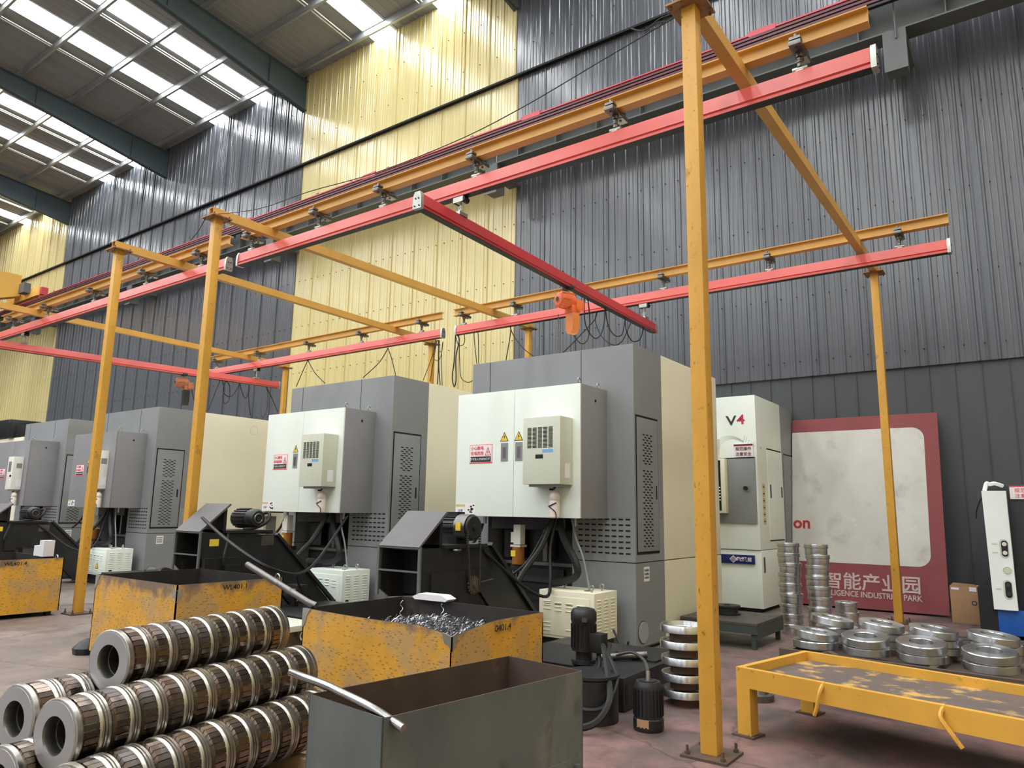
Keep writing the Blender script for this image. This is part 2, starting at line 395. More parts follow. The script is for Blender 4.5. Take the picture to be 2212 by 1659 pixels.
# ---- ceiling: sheets, skylights, purlins, rafters
SL = .09
def rz(y): return 15.83 + SL*(WY-y) if y > -2 else 15.83+SL*(WY+2) - SL*(-2-y)
ce = bpy.data.objects.new('ceiling', None); COL.objects.link(ce); struct(ce)
WS = BAY/10
def roof_mesh(ribs, h, name, y0, y1):
    bm = bmesh.new(); pts = [(0, 0.)]
    for i in range(ribs):
        c = (i+.5)*WS/ribs; pts += [(c-.04, 0), (c-.02, h), (c+.02, h), (c+.04, 0)]
    pts += [(WS-.02, 0), (WS-.015, -.014), (WS-.005, -.014), (WS, 0)]
    rows = [[bm.verts.new((x, y, z+rz(y))) for x, z in pts] for y in (y0, y1)]
    for i in range(len(pts)-1): bm.faces.new((rows[0][i], rows[1][i], rows[1][i+1], rows[0][i+1]))
    me = bpy.data.meshes.new(name); bm.to_mesh(me); bm.free(); return me
slopes = ((14.1, -2.0), (-2.0, -22.))
rm = [roof_mesh(3, .014, 'roof_sheet', *s) for s in slopes]; sm = [roof_mesh(0, 0, 'skylight_panel', *s) for s in slopes]
for m_ in rm: m_.materials.append(Roof)
for m_ in sm: m_.materials.append(Sky)
for ci, cx in enumerate(COLX[1:] + [COLX[-1]-BAY]):
    pass
for bi in range(-1, 6):
    x0 = -1.46-BAY*(bi+1)                        # left column of the bay
    for k in range(10):
        xs = x0+.65+WS*k-WS*1
        if xs < -48: continue
        sky = k in (4, 7)
        for j in range(2): link('skylight_panel' if sky else 'roof_sheet', (sm if sky else rm)[j], None, ce, loc=(xs, 0, 0))
y = 13.37; pn = 0
while y > -22:
    z = rz(y)
    b = MB(); b.box(-48, 8, y-.035, y+.035, z-.03, z-.005).box(-48, 8, y-.008, y+.0, z-.22, z-.02).box(-48, 8, y-.008, y+.07, z-.23, z-.21)
    b.build('purlin', Purl, ce); y -= 1.66
for cx in COLX:
    b = MB()
    for sg in (1,):
        top = [(yy, rz(yy)-.02-.2) for yy in (WY, 8., -2., -22.)]
        bot = [(-22., rz(-22)-.9), (-2., rz(-2)-.85), (8., 15.5), (WY, 14.52)]
        b.prism(top+bot, 'x', cx-.02, cx+.02)
    for (ya, za), (yb, zb) in zip(bot, bot[1:]):
        b.prism([(ya, za), (yb, zb), (yb, zb+.03), (ya, za+.03)], 'x', cx-.11, cx+.11)
    for (ya, za), (yb, zb) in zip(top, top[1:]):
        b.prism([(ya, za), (yb, zb), (yb, zb-.03), (ya, za-.03)], 'x', cx-.11, cx+.11)
    for yy in (12.4, 9., 5.5, 2.):
        zt = rz(yy)-.22; zb = 15.5+.163*(8-yy) if yy > 8 else 15.5+(rz(-2)-.85-15.5)*(8-yy)/10
        b.prism([(yy-.02, zb), (yy+.02, zb), (yy+.02, zt), (yy-.02, zt)], 'x', cx-.1, cx+.1)
    b.build('rafter', Rafter, ce)
for bi in range(0, 5):
    x0 = -1.46-BAY*(bi+1)
    for xx in (x0+2.74, x0+5.7):
        for i in range(6):
            ya = 13.37-1.66*i; b = MB()
            for o_ in (0, .12): b.cyl((xx+o_, ya-.08, rz(ya)-.16), (xx+o_, ya-1.56, rz(ya-1.66)-.16), .018, 6)
            b.build('sag_rod', RoofTrim, ce)
# ---- runway beam and conductor bars (X direction, in front of the wall)
rb = thing('runway_beam', 'long grey steel runway beam with stiffeners running along the back wall', 'beam', (0, 13.1, 9.75))
for i in range(7):
    x1 = COLX[0]-BAY*i; x0 = x1-BAY+.03
    if x0 < -47: break
    MB().box(x0, x1, -.2, .2, 0, .03).box(x0, x1, -.2, .2, .86, .89).box(x0, x1, -.01, .01, .03, .86).build('beam_section', BeamGr, rb)
    b = MB()
    for k in range(8):
        xx = x1-.55-k*1.06; b.box(xx-.01, xx+.01, -.19, -.01, .03, .86)
    b.build('stiffener', BeamGr, rb)
MB().box(-47, 7, -.035, .035, .89, .97).build('crane_rail', SteelD, rb)
for cx in COLX[1:6]:
    MB().box(cx-.17, cx+.19, -.22, -.2, -.74, -.18).box(cx-.15, cx+.17, -.2, .14, -.7, -.2).box(cx-.17, cx+.19, -.2, .8, -.2, 0).build('corbel_bracket', BeamGr, rb)
cb = thing('conductor_bar_run', 'red and black bundle of crane conductor bars along the grey runway beam', 'conductor bars', (0, 12.72, 10.2))
MB().box(-47, 7, -.04, .03, .29, .32).build('conductor_bar', RedBar, cb, label='topmost bright red bar')
for i in range(4):
    z = .24-.075*i
    MB().prism([(-.05, z-.031), (.03, z-.031), (.03, z+.031), (-.02, z+.031), (-.05, z+.015)], 'x', -47, 7).build('conductor_bar', (RedDark, RedDark, RedDark, Black2)[i], cb)
b = MB()
x = 1.
while x > -36: b.box(x-.03, x+.03, -.02, .2, .0, .33).box(x-.04, x+.04, -.03, .0, .32, .37); x -= 1.46
b.build('hanger_clips', SteelD, cb)
for x in (-3.6, -8.9, -14.3, -20): MB().box(x-.25, x+.25, -.05, .05, .26, .37).build('joint_cover', RedBar, cb)
# hanging junction plate chain on beam right
MB().box(-1.43, -1.41, -.24, -.21, -.17, .86).build('joint_plate', BeamGr, rb)
# ---- overhead crane far left
oc = thing('overhead_crane', 'yellow overhead travelling crane on the runway at the far left', 'crane', (-37.6, 13.1, 10.72))
MB().box(-2.2, 1.3, -.22, .22, .08, .5, bev=.02).build('end_carriage', CraneY, oc)
MB().prism([(-.3, .3), (-1.6, -.15), (-24., -.15), (-24., 1.3), (-.3, 1.3)], 'x', -1.3, -.5).build('bridge_girder', CraneY, oc)
MB().box(1.3, 1.5, -.14, .14, .12, .46).build('buffer', Redbuf, oc, label='red end buffer')
MB().box(-.1, .5, -.5, -.22, .3, .75).build('drive_box', BeamGr, oc)
for xx in (-1.6, .8): MB().cyl((xx, -.06, .17), (xx, .06, .17), .17, 20).build('wheel', SteelD, oc)

# ================================================================== LIGHT CRANE FRAME
PZ = 5.265
posts = [(-1.86, 4.73), (-8.6, 5.03), (-10.98, 4.9), (-16.35, 4.9), (-1.9, 12.12), (-8.48, 12.1), (-11.2, 12.1), (-16.6, 12.1)]
plab = ['yellow square steel post in the right foreground beside the yellow work table', 'scratched yellow steel post behind the steel drums, between the two grey machines at left centre',
        'yellow steel post at left, beside the corner of the leftmost yellow bin', 'yellow steel post carrying the leftmost cross beam',
        'yellow steel post standing in front of the red poster board', 'yellow steel post rising behind the big machine, above its left end', 'yellow steel post behind the second white-doored machine, below the rail end',
        'yellow steel post behind the left machines, near the left hoist rail end']
def post(x, y, label):
    t = thing('support_post', label, 'post', (x, y, 0), 0, 'yellow posts of the light crane frame')
    MB().box(-.055, .055, -.055, .055, .015, PZ-.015, bev=.008).build('column_tube', Yel, t)
    MB().box(-.15, .15, -.15, .15, 0, .016).build('base_plate', Rust, t)
    MB().box(-.14, .14, -.14, .14, PZ-.016, PZ).build('cap_plate', M('worn_shaded_cap_plate', (150, 110, 66), .5, dirt=((90, 66, 46), 12, .55, .7)), t)  # brown base paints in the dark of the underside; patches are dirt
    for sx in (-1, 1):
        for sy in (-1, 1):
            MB().cyl((sx*.115, sy*.115, .016), (sx*.115, sy*.115, .07), .009, 8).cyl((sx*.115, sy*.115, .016), (sx*.115, sy*.115, .034), .018, 6).build('anchor_bolt', Rust, t)
            MB().cyl((sx*.11, sy*.11, PZ-.04), (sx*.11, sy*.11, PZ+.03), .009, 6).build('bolt', Rust, t)
for p, l in zip(posts, plab): post(*p, l)
clab = ['yellow cross beam sloping down across the right of the picture from the foreground post', 'yellow cross beam over the gap in the near red rail',
        'yellow cross beam starting at the left post top', 'yellow cross beam at the far left of the crane frame']
for i in range(4):
    (xa, ya), (xb, yb) = posts[i], posts[i+4]
    t = thing('cross_beam', clab[i], 'beam', (xa, ya, PZ), math.atan2(-(xb-xa), yb-ya), 'yellow cross beams of the light crane frame')
    L_ = math.hypot(xb-xa, yb-ya)
    b = MB(); w_, h_, k_ = .05, .12, .006
    b.box(-w_, -w_+k_, -.09, L_+.1, 0, h_).box(w_-k_, w_, -.09, L_+.1, 0, h_).box(-w_+k_, w_-k_, -.09, L_+.1, 0, k_).box(-w_+k_, w_-k_, -.09, L_+.1, h_-k_, h_)
    b.build('box_section', YelBeam, t)
    for sx in (-1, 1): MB().box(sx*.075-.025, sx*.075+.025, -.06, .1, 0, .008).build('weld_lug', YelBeam, t)
BZ = PZ+.12
def ibeam(x0, x1, y, label):
    t = thing('runway_joist', label, 'beam', (x1, y, BZ), 0, 'yellow I-section joists carrying the red rails')
    L_ = x1-x0
    MB().box(-L_, 0, -.055, .055, 0, .012).build('bottom_flange', YelBeam, t)
    MB().box(-L_, 0, -.055, .055, .128, .14).build('top_flange', YelBeam, t)
    MB().box(-L_, 0, -.006, .006, .012, .128).build('web', YelBeam, t)
    return t
ibeam(-9.28, -.83, 5.88, 'near yellow I-beam above the long near red rail')
ibeam(-18.2, -9.64, 5.88, 'left near yellow I-beam above the left near red rail')
ibeam(-9.46, -.76, 10.87, 'far yellow I-beam at right with its free end before the dark wall')
ibeam(-18.2, -9.8, 10.87, 'far yellow I-beam at left ending before the yellow wall bay')
# red aluminium-style rail profile
def rail_profile(h=.18, w=.05):
    return [(-w*.72, h), (w*.72, h), (w*.86, h-.012), (w*.86, h*.36), (w*1.0, h*.27), (w*.74, h*.21), (w*.98, h*.13), (w*.98, 0), (w*.35, 0), (w*.35, .012), (w*.7, .014), (w*.7, .04), (-w*.7, .04), (-w*.7, .014), (-w*.35, .012), (-w*.35, 0),
            (-w*.98, 0), (-w*.98, h*.13), (-w*.74, h*.21), (-w*1.0, h*.27), (-w*.86, h*.36), (-w*.86, h-.012)]
def red_rail(name, p0, p1, label, cat, mat, group=None, h=.18, w=.05):
    p0 = Vector(p0); p1 = Vector(p1); d = p1-p0; L_ = d.length; a = math.atan2(d.y, d.x)
    t = thing(name, label, cat, p0, a, group)
    t.rotation_euler = (0, -math.asin(d.z/L_), a)
    MB().prism(rail_profile(h, w), 'x', .015, L_-.015).build('rail_profile', mat, t)
    MB().box(.015, L_-.015, -w*.9, w*.9, -.004, -.0005).build('slot_shade_strip', Black2, t, 'black strip painting the shade of the open running slot')  # thin black strip paints the shade inside the open slot
    for x in (0, L_-.018):
        e = MB().prism([(-w*1.15, -.01), (w*1.15, -.01), (w*1.2, h*.3), (w*1.1, h*.8), (w*.7, h+.015), (-w*.7, h+.015), (-w*1.1, h*.8), (-w*1.2, h*.3)], 'x', x-.012, x+.03).build('end_cap', Zinc if mat != 0 else Zinc, t)
        b = MB(); xs = x-.016 if x == 0 else x+.034
        for yy, zz in ((-.02, h*.62), (.02, h*.62), (-.03, h*.12), (.03, h*.12)): b.cyl((xs-.004, yy, zz), (xs+.004, yy, zz), .008, 8)
        b.build('cap_screw', Black2, e)
    return t
RZ = 4.985; G = 'red hoist rails hung under the yellow joists'
red_rail('hoist_rail', (-9.34, 5.88, RZ), (-.8, 5.88, RZ), 'long near red rail crossing the upper right of the picture', 'rail', Red, G)
red_rail('hoist_rail', (-18.3, 5.88, RZ+.0), (-9.62, 5.88, RZ), 'near red rail at left, ending with a grey cap beside the scratched post', 'rail', Red, G)
red_rail('hoist_rail', (-9.4, 10.87, RZ), (-.77, 10.87, RZ), 'far red rail at right with white end cap before the dark wall', 'rail', Red, G)
red_rail('hoist_rail', (-18.2, 10.87, RZ), (-9.76, 10.87, RZ), 'far red rail at left with dark end cap before the yellow wall bay', 'rail', Red, G)
BRZ = 4.50
red_rail('bridge_rail', (-5.06, 5.17, 4.60), (-5.24, 11.25, 4.55), 'dark red bridge rail running away from the white end cap, carrying the orange hoist', 'rail', RedBridge, 'red bridge rails slung below the hoist rails', .165)
red_rail('bridge_rail', (-17.05, 5.0, 4.58), (-16.0, 11.5, 4.55), 'red bridge rail at far left, carrying the brown hoist', 'rail', Red, 'red bridge rails slung below the hoist rails', .165)
def trolley(x, y, label):
    t = thing('rail_trolley', label, 'trolley', (x, y, 4.59+(y-5.9)*-.008+.165), 0, 'trolleys joining bridge rails to hoist rails')
    top = RZ-(4.59+(y-5.9)*-.008+.165)
    MB().box(-.07, .07, -.05, .05, top-.07, top-.01).build('trolley_body', Zinc, t)
    for sx in (-1, 1): MB().cyl((sx*.06, -.045, top-.04), (sx*.06, .045, top-.04), .035, 14).build('wheel', Rub, t)
    MB().cyl((0, 0, .03), (0, 0, top-.05), .012, 10).torus((0, 0, .1), (0, 1, 0), .026, .007, 12, 6).build('swivel_rod', Zinc, t)
    MB().box(-.05, .05, -.07, .07, 0, .04).build('clamp', Zinc, t)
trolley(-5.08, 5.88, 'wheeled trolley on the near red rail beside the white-capped bridge end')
trolley(-5.24, 10.87, 'wheeled trolley on the far right rail above the dark bridge end')
trolley(-16.91, 5.88, 'wheeled trolley under the near left rail at the picture edge')
trolley(-16.1, 10.87, 'white trolley under the far left rail above the left bridge end')
def hanger(x, y, label):
    t = thing('rail_hanger', label, 'hanger', (x, y, RZ+.18), 0, 'steel rod hangers between yellow joists and red rails')
    T = BZ-RZ-.18
    MB().box(-.05, .05, -.15, .17, T-.045, T-.004, bev=.006).build('clamp_plate', SteelD, t)
    MB().box(-.045, .045, .06, .175, T-.05, T-.044).build('clamp_bar', Zinc, t)
    b = MB()
    for yy in (-.1, .1): b.box(-.045, .045, yy-.04, yy+.04, T+.012, T+.035).cyl((0, yy, T-.06), (0, yy, T+.075), .013, 8)
    b.cyl((0, .0, T-.085), (0, 0, T-.03), .034, 12)
    b.build('clamp_bolt', SteelD, t)
    b = MB().cyl((0, 0, .03), (0, 0, T-.03), .012, 8)
    for zz in (.05, .1, T-.13): b.cyl((0, 0, zz), (0, 0, zz+.028), .024, 6)
    b.build('threaded_rod', SteelD, t)
    MB().cyl((-.06, 0, .026), (.06, 0, .026), .024, 10).box(-.03, .03, -.03, .03, 0, .012).build('rail_clamp', Zinc, t)
ordn = ['first', 'second', 'third', 'fourth', 'fifth', 'sixth', 'seventh', 'eighth', 'ninth', 'tenth', 'eleventh']
for i, x in enumerate((-1.37, -3.11, -4.86, -6.34, -7.57, -9.07)): hanger(x, 5.88, 'steel rod hanger on the long near red rail, %s from its right end' % ordn[i])
for i, x in enumerate((-10.39, -12.06, -13.94, -15.91, -17.6)): hanger(x, 5.88, 'steel rod hanger on the left near red rail, %s from its capped right end' % ordn[i])
for i, x in enumerate((-1.36, -3.14, -4.88, -6.3, -7.92, -9.21)): hanger(x, 10.87, 'steel rod hanger on the far right red rail, %s from its white-capped end' % ordn[i])
for i, x in enumerate((-10.37, -12.22, -14.06, -16.02, -17.93)): hanger(x, 10.87, 'steel rod hanger on the far left red rail, %s from its right end' % ordn[i])
# ---- hoists
def chain(p0, n, pitch=.028, r=.0045):
    b = MB()
    for i in range(n): b.torus((p0[0], p0[1], p0[2]-i*pitch), (1, 0, 0) if i % 2 else (0, 1, 0), .011, r, 8, 4, 1.)
    return b
def hoist(loc, rzr, body, bag, label, baglen=.34):
    t = thing('chain_hoist', label, 'hoist', loc, rzr, 'electric chain hoists')
    MB().lathe([(-.2, 0), (-.2, .05), (-.19, .06), (-.185, .1), (-.15, .135), (-.02, .135), (0, .12), (.1, .12), (.12, .1), (.15, .09), (.15, 0)], (0, 0, -.14), (0, 1, 0), 20).box(-.05, .05, -.03, .1, -.05, .0).build('motor_body', body, t)
    b = MB()
    for i in range(8):
        a = 2*PI*i/8; b.box(-.008, .008, -.17, -.02, .128, .146, Matrix.Translation((0, 0, -.14)) @ Matrix.Rotation(a, 4, 'Y'))
    b.build('cooling_ribs', body, t)
    MB().cyl((0, -.205, -.14), (0, -.2, -.14), .04, 16).build('end_plug', Black2, t)
    MB().box(-.1, .1, .02, .2, -.34, -.2, bev=.03).box(-.02, .14, .1, .26, -.3, -.12, bev=.03).build('gear_case', body, t)
    MB().prism([(-.09, 0), (.09, 0), (.095, -baglen*.75), (.04, -baglen), (-.05, -baglen), (-.095, -baglen*.8)], 'y', .03, .17, Matrix.Translation((.02, .0, -.34))).build('chain_bag', bag, t)
    MB().torus((0, .02, .03), (0, 1, 0), .03, .01, 12, 6).box(-.02, .02, 0, .04, -.04, .01).build('suspension_hook', Zinc, t)
    MB().box(-.09, .09, -.035, .075, .055, .09).cyl((-.06, -.04, .085), (-.06, .08, .085), .032, 12).cyl((.06, -.04, .085), (.06, .08, .085), .032, 12).build('push_trolley', Black2, t)
    return t
h1 = hoist((-5.17, 8.3, 4.505), -.35, Orange, OrangeBag, 'bright orange electric chain hoist with an orange bag hanging from the bridge rail')
h2 = hoist((-16.39, 9.1, 4.49), -.2, Brown, Rub, 'grimy brown chain hoist with a black bag, left of the scratched post', .4)
h1.scale = (.85,)*3; h2.scale = (.88,)*3
tag(chain((-5.3, 8.28, 4.2), 62).build('load_chain', SteelD), 'steel load chain hanging below the orange hoist', 'chain')
# ---- cables
def cable(name, pts, r, label, cat='cable', group=None, mat=None):
    return tag(MB().tube(pts, r, 6).build(name, mat or Rub), label, cat, group)
def cpx(pts, Y): return [atY(x, y, Y) for x, y in pts]
FG = 'black cables looped under the red rails'
def b1(pts):
    out = []; n = Vector((6.08, .18, 0)); p0 = Vector((-5.06, 5.17, 0))
    for x, y in pts: d = ray(x, y); out.append(CAM + d*((p0-CAM).dot(n)/d.dot(n)))
    return out
cable('festoon_cable', b1([(1238, 722), (1250, 739), (1261, 742), (1271, 728), (1274, 690), (1270, 646)]), .009, 'black cable loop nearest the orange hoist bag', group=FG)
cable('festoon_cable', b1([(1262, 645), (1263, 690), (1270, 714), (1285, 731), (1298, 722), (1306, 692), (1307, 664)]), .009, 'second black loop hanging from the bridge rail beside the orange hoist', group=FG)
cable('festoon_cable', b1([(1307, 664), (1313, 700), (1323, 720), (1335, 727), (1345, 719), (1351, 686)]), .009, 'third black loop hanging from the bridge rail', group=FG)
cable('festoon_cable', b1([(1350, 686), (1353, 714), (1362, 733), (1372, 738), (1384, 730), (1391, 700)]), .009, 'black cable loop at the dark end of the bridge rail', group=FG)
cable('festoon_cable', cpx([(1290, 672), (1285, 690), (1262, 715), (1220, 758), (1195, 775)], 10.87), .0095, 'thin black cable slanting down behind the orange hoist', group=FG)
cable('festoon_cable', cpx([(1290, 674), (1286, 693), (1300, 727), (1325, 745), (1345, 735), (1362, 698)], 10.87), .0095, 'thin black cable sagging under the far rail above the big machine', group=FG)
cable('festoon_cable', cpx([(1102, 703), (1103, 718), (1093, 778)], 10.87), .0095, 'thin cable dropping straight to the big machine top', group=FG)
cable('festoon_cable', cpx([(1102, 703), (1108, 722), (1130, 752), (1160, 775)], 10.87), .0095, 'thin cable slanting right to the big machine top', group=FG)
cable('festoon_cable', cpx([(1030, 786), (1024, 725), (1028, 716), (1033, 724), (1034, 786)], 10.87), .008, 'narrow hairpin cable loop before the yellow wall', group=FG)
cable('festoon_cable', cpx([(984, 724), (981, 780), (977, 815), (981, 835), (985, 820), (985, 770), (992, 735), (986, 722)], 10.87), .012, 'thick twisted cable loop hanging at the gap between far rails', group=FG)
cable('festoon_cable', cpx([(992, 735), (993, 780), (996, 815), (1010, 826), (1022, 822)], 10.87), .008, 'cable curving from the far rail end to the big machine', group=FG)
cable('festoon_cable', cpx([(985, 728), (990, 745), (1000, 745), (1004, 735), (1002, 718)], 10.87), .008, 'small cable coil under the left end of the far right rail', group=FG)
for i, (pts, l) in enumerate((([(945, 735), (930, 780), (914, 822)], 'slanting cable furthest left in the dark bundle'), ([(944, 735), (938, 770), (929, 824)], 'slanting cable second from left in the dark bundle'),
                              ([(941, 735), (936, 770), (945, 779), (953, 768), (957, 738)], 'short cable loop in the dark bundle'), ([(947, 735), (947, 790), (945, 830)], 'straight cable in the dark bundle'),
                              ([(949, 735), (948, 790), (951, 832)], 'straight thick cable in the middle of the dark bundle'), ([(956, 740), (954, 770), (955, 833)], 'cable furthest right in the dark bundle'))):
    cable('festoon_cable', cpx(pts, 10.87), .01 if i in (3, 4) else .007, l + ' below the far left rail end', group=FG)
cable('festoon_cable', cpx([(838, 752), (820, 782), (784, 816)], 10.87), .0095, 'thin cable slanting left above the second machine', group=FG)
cable('festoon_cable', cpx([(838, 752), (846, 775), (855, 812)], 10.87), .0095, 'thin cable slanting right above the second machine', group=FG)
cable('festoon_cable', cpx([(665, 778), (655, 800), (640, 835)], 10.87), .0095, 'thin cable under the far left rail, left strand', group=FG)
cable('festoon_cable', cpx([(665, 778), (680, 805), (702, 828)], 10.87), .0095, 'thin cable under the far left rail, right strand', group=FG)
cable('festoon_cable', [(-16.4, 9.3, 4.4), (-16.35, 9.4, 4.0), (-16.3, 9.7, 3.5)], .009, 'black cable falling from the brown hoist', group=FG)
def b2(pts):
    out = []; n = Vector((6.5, -1.05, 0)); p0 = Vector((-17.05, 5.0, 0))
    for x, y in pts: d = ray(x, y); out.append(CAM + d*((p0-CAM).dot(n)/d.dot(n)))
    return out
cable('festoon_cable', b2([(475, 822), (466, 845), (450, 885)]), .011, 'cable slanting left below the left bridge rail', group=FG)
cable('festoon_cable', b2([(480, 822), (484, 840), (481, 860), (485, 872), (495, 862), (496, 835), (489, 824), (483, 835), (484, 850), (498, 857), (512, 840), (518, 828)]), .011, 'coiled cable loop below the left bridge rail', group=FG)
cable('festoon_cable', b2([(518, 828), (524, 850), (530, 860), (538, 845), (538, 832)]), .011, 'small cable loop right of the coil on the left bridge rail', group=FG)
cable('festoon_cable', b2([(538, 832), (537, 860), (541, 898)]), .011, 'cable dropping to the left machine top', group=FG)
cable('festoon_cable', b2([(575, 835), (579, 855), (576, 885), (562, 912)]), .008, 'thick cable curving down at the left bridge rail end', group=FG)
cable('festoon_cable', b2([(575, 835), (588, 862), (600, 890)]), .01, 'thin cable slanting right from the left bridge rail end', group=FG)
cable('wire_rope', [(-8.55, 5.0, 5.3), (-7.5, 4.93, 5.1), (-6.46, 4.85, 5.02), (-5.4, 4.85, 4.95), (-4.27, 4.85, 4.97), (-3.49, 4.85, 5.06), (-2.69, 4.85, 5.21), (-2.0, 4.85, 5.34)], .005, 'thin sagging wire stretched between the tops of the two tall near posts', 'wire')
tag(MB().tube([(-2.0, 4.8, 5.33), (-2.15, 4.83, 5.36), (-2.3, 4.85, 5.33), (-2.42, 4.86, 5.4)], .006, 5).tube([(-2.05, 4.8, 5.36), (-2.2, 4.88, 5.33), (-2.36, 4.9, 5.38)], .006, 5).tube([(-2.1, 4.82, 5.31), (-2.2, 4.84, 5.34), (-2.3, 4.85, 5.3)], .005, 5).build('wire_tangle', Rub), 'dark knot of wire ends at the top of the foreground post', 'wire')
tag(MB().tube([(-8.66, 4.9, 5.25), (-8.74, 4.88, 5.1), (-8.84, 4.86, 5.0), (-8.91, 4.86, 4.97), (-8.94, 4.86, 5.03)], .006, 5).build('wire_hook', Rub), 'bent wire hook hanging beside the scratched post top', 'wire')
# ================================================================== MACHINES
def danger_sign(parent, x, y, z, name='warning_sign'):
    s = MB().box(x-.173, x+.173, y-.003, y, z-.113, z+.115).build(name, TxtPink, parent, 'white and red electric shock warning sign')
    MB().box(x-.168, x+.168, y-.0045, y-.003, z-.1, z+.108).build('sign_face', SignW, s)
    MB().box(x-.155, x+.155, y-.006, y-.0045, z-.095, z-.03).build('sign_band', Black2, s)
    text('sign_text', '小心触电', .05, TxtPink, s, (x-.055, y-.006, z+.07), bold=.0006)
    text('sign_text', '有电危险', .05, TxtPink, s, (x-.055, y-.006, z+.006), bold=.0006)
    text('sign_text', '非专业人员请勿打开', .034, SignW, s, (x-.01, y-.007, z-.063))
    MB().prism([(x+.062, z-.02), (x+.158, z-.02), (x+.11, z+.085)], 'y', y-.0055, y-.0045).build('sign_triangle', TxtPink, s)
    MB().prism([(x+.079, z-.011), (x+.141, z-.011), (x+.11, z+.058)], 'y', y-.0065, y-.0055).build('triangle_face', SignW, s)
    MB().prism([(x+.112, z+.045), (x+.1, z+.015), (x+.11, z+.015), (x+.105, z-.006), (x+.122, z+.024), (x+.112, z+.024)], 'y', y-.0075, y-.0065).build('bolt_symbol', Black2, s)
def tri(parent, x, y, z, s=.075):
    o = MB().prism([(x-s*.62, z-s*.5), (x+s*.62, z-s*.5), (x, z+s*.62)], 'y', y-.003, y-.001).build('warning_triangle', Black2, parent)
    MB().prism([(x-s*.5, z-s*.43), (x+s*.5, z-s*.43), (x, z+s*.46)], 'y', y-.004, y-.003).build('triangle_face', SignY, o)
    MB().prism([(x+s*.06, z+s*.3), (x-s*.12, z-s*.02), (x, z-s*.02), (x-s*.06, z-s*.34), (x+s*.14, z+s*.08), (x+.02*s, z+s*.08)], 'y', y-.005, y-.004).build('bolt_symbol', Black2, o)
def slots_x(b, x, ys, zs, w, h, t=.003):
    for y in ys:
        for z in zs: b.box(x, x+t, y-w/2, y+w/2, z-h/2, z+h/2)
def machine(xr, label, cab, white_ac, cab_lab, cable_pos=0):
    t = thing('vertical_lathe', label, 'machine', (xr, 7.49, 0), 0, 'grey and white vertical lathes seen from behind their control cabinets')
    W, D = 2.4, 2.62
    MB().box(-W, 0, 0, .755, 1.44, 3.45, bev=.006).box(-.82, 0, 0, .755, .955, 1.44).box(-W, -2.08, 0, .755, .955, 1.44).build('upper_shell', Grey, t)
    MB().prism([(-.82, .06), (-.06, .0), (0, .05), (0, .945), (-.82, .945)], 'y', 0, .755).prism([(-W, .06), (-2.08, .06), (-2.08, .945), (-W, .945)], 'y', 0, .755).build('lower_shell', Grey, t)
    MB().box(-W, 0, .76, D, .955, 3.445, bev=.006).build('side_panel', Cream, t, 'cream upper side panel')
    MB().box(-W, 0, .76, D, .06, .945).build('side_panel', Cream, t, 'cream lower side panel')
    MB().box(-W+.05, -.05, .7, D-.05, .93, .97).box(-W+.04, -.04, .06, D-.04, 0, .1).box(-W+.04, -.04, .74, .8, .1, 3.4).build('inner_frame', Dark, t)
    for xx in (-W+.3, -.70): MB().box(xx-.003, xx+.003, -.003, 0, 2.5, 3.44).build('front_seam', Dark, t)
    # recess under the cabinet
    MB().box(-2.08, -.82, .3, .74, .06, 1.44).box(-2.08, -.82, .0, .3, .06, .42).box(-2.0, -.9, -.03, .3, 1.28, 1.44).build('machine_base', Black, t)
    MB().box(-1.95, -1.1, .26, .3, .5, .8).box(-1.5, -1.2, .2, .3, .95, 1.2).box(-1.95, -1.65, .18, .3, .92, 1.26).build('base_cover', Black2, t)
    MB().box(-2.05, -.84, .22, .26, .84, .88).box(-1.3, -1.24, .1, .3, .9, 1.28).build('base_rib', SteelD, t)
    # rear side door with vents
    x = .0
    MB().box(x-.006, x+.004, .035, .62, 1.04, 2.62).build('door_gap', Dark, t)
    d = MB().box(x, x+.012, .055, .6, 1.07, 2.595, bev=.004).build('side_door', Grey, t)
    b = MB()
    for z0, n in ((2.40, 12), (1.98, 29)):
        for k in range(n):
            z = z0-k*.0305
            for j in range(3 if k % 2 == 0 else 2):
                yy = .215+j*.1+(0 if k % 2 == 0 else .05); b.prism([(yy-.03, z-.004), (yy+.022, z-.009), (yy+.03, z+.004), (yy-.022, z+.009)], 'x', x+.0118, x+.0142)
    b.build('vent_slots', Dark, d)
    MB().box(x+.012, x+.018, .5, .56, 1.62, 1.84).build('handle_plate', Grey, d)
    MB().box(x+.0182, x+.0196, .515, .545, 1.66, 1.82).build('handle_recess', Dark, d)
    MB().cyl((x, .16, .2), (x+.012, .16, .2), .115, 28).build('round_cover', M('pale_grey_cover', (158, 162, 168), .5), t)
    MB().cyl((x-.004, .16, .2), (x+.004, .16, .2), .122, 28).build('cover_gap', Dark, t)
    MB().torus((x+.0, 2.2, 3.18), (1, 0, 0), .1, .002, 28, 4).build('round_knockout', Grey, t)
    # louvres on the front right column
    b = MB()
    for r in range(7):
        for k in range(8):
            xx = -.09-k*.088; z = 1.425-r*.063
            if xx > -.8: b.box(xx-.028, xx+.028, -.004, 0, z-.008, z+.008)
    b.build('louvre_slots', Dark, t)
    s = MB().box(x, x+.003, .2, .34, .74, .9).build('instruction_label', SignW, t)
    for yy in (.235, .295):
        for zz in (.78, .82, .86): text('label_text', '出水' if yy < .25 else '进水', .03, TxtDark, s, (x+.0045, yy, zz), rot=(PI/2, 0, PI/2))
    MB().box(x, x+.002, .36, .46, .75, .88).build('grey_label', GreyCab, t)
    # ---- control cabinet
    c = MB().box(-2.12, -.35, -.585, .0, 1.43, 2.92, bev=.004).build('control_cabinet', GreyCab, t, cab_lab)
    cw = White if cab else GreyCab
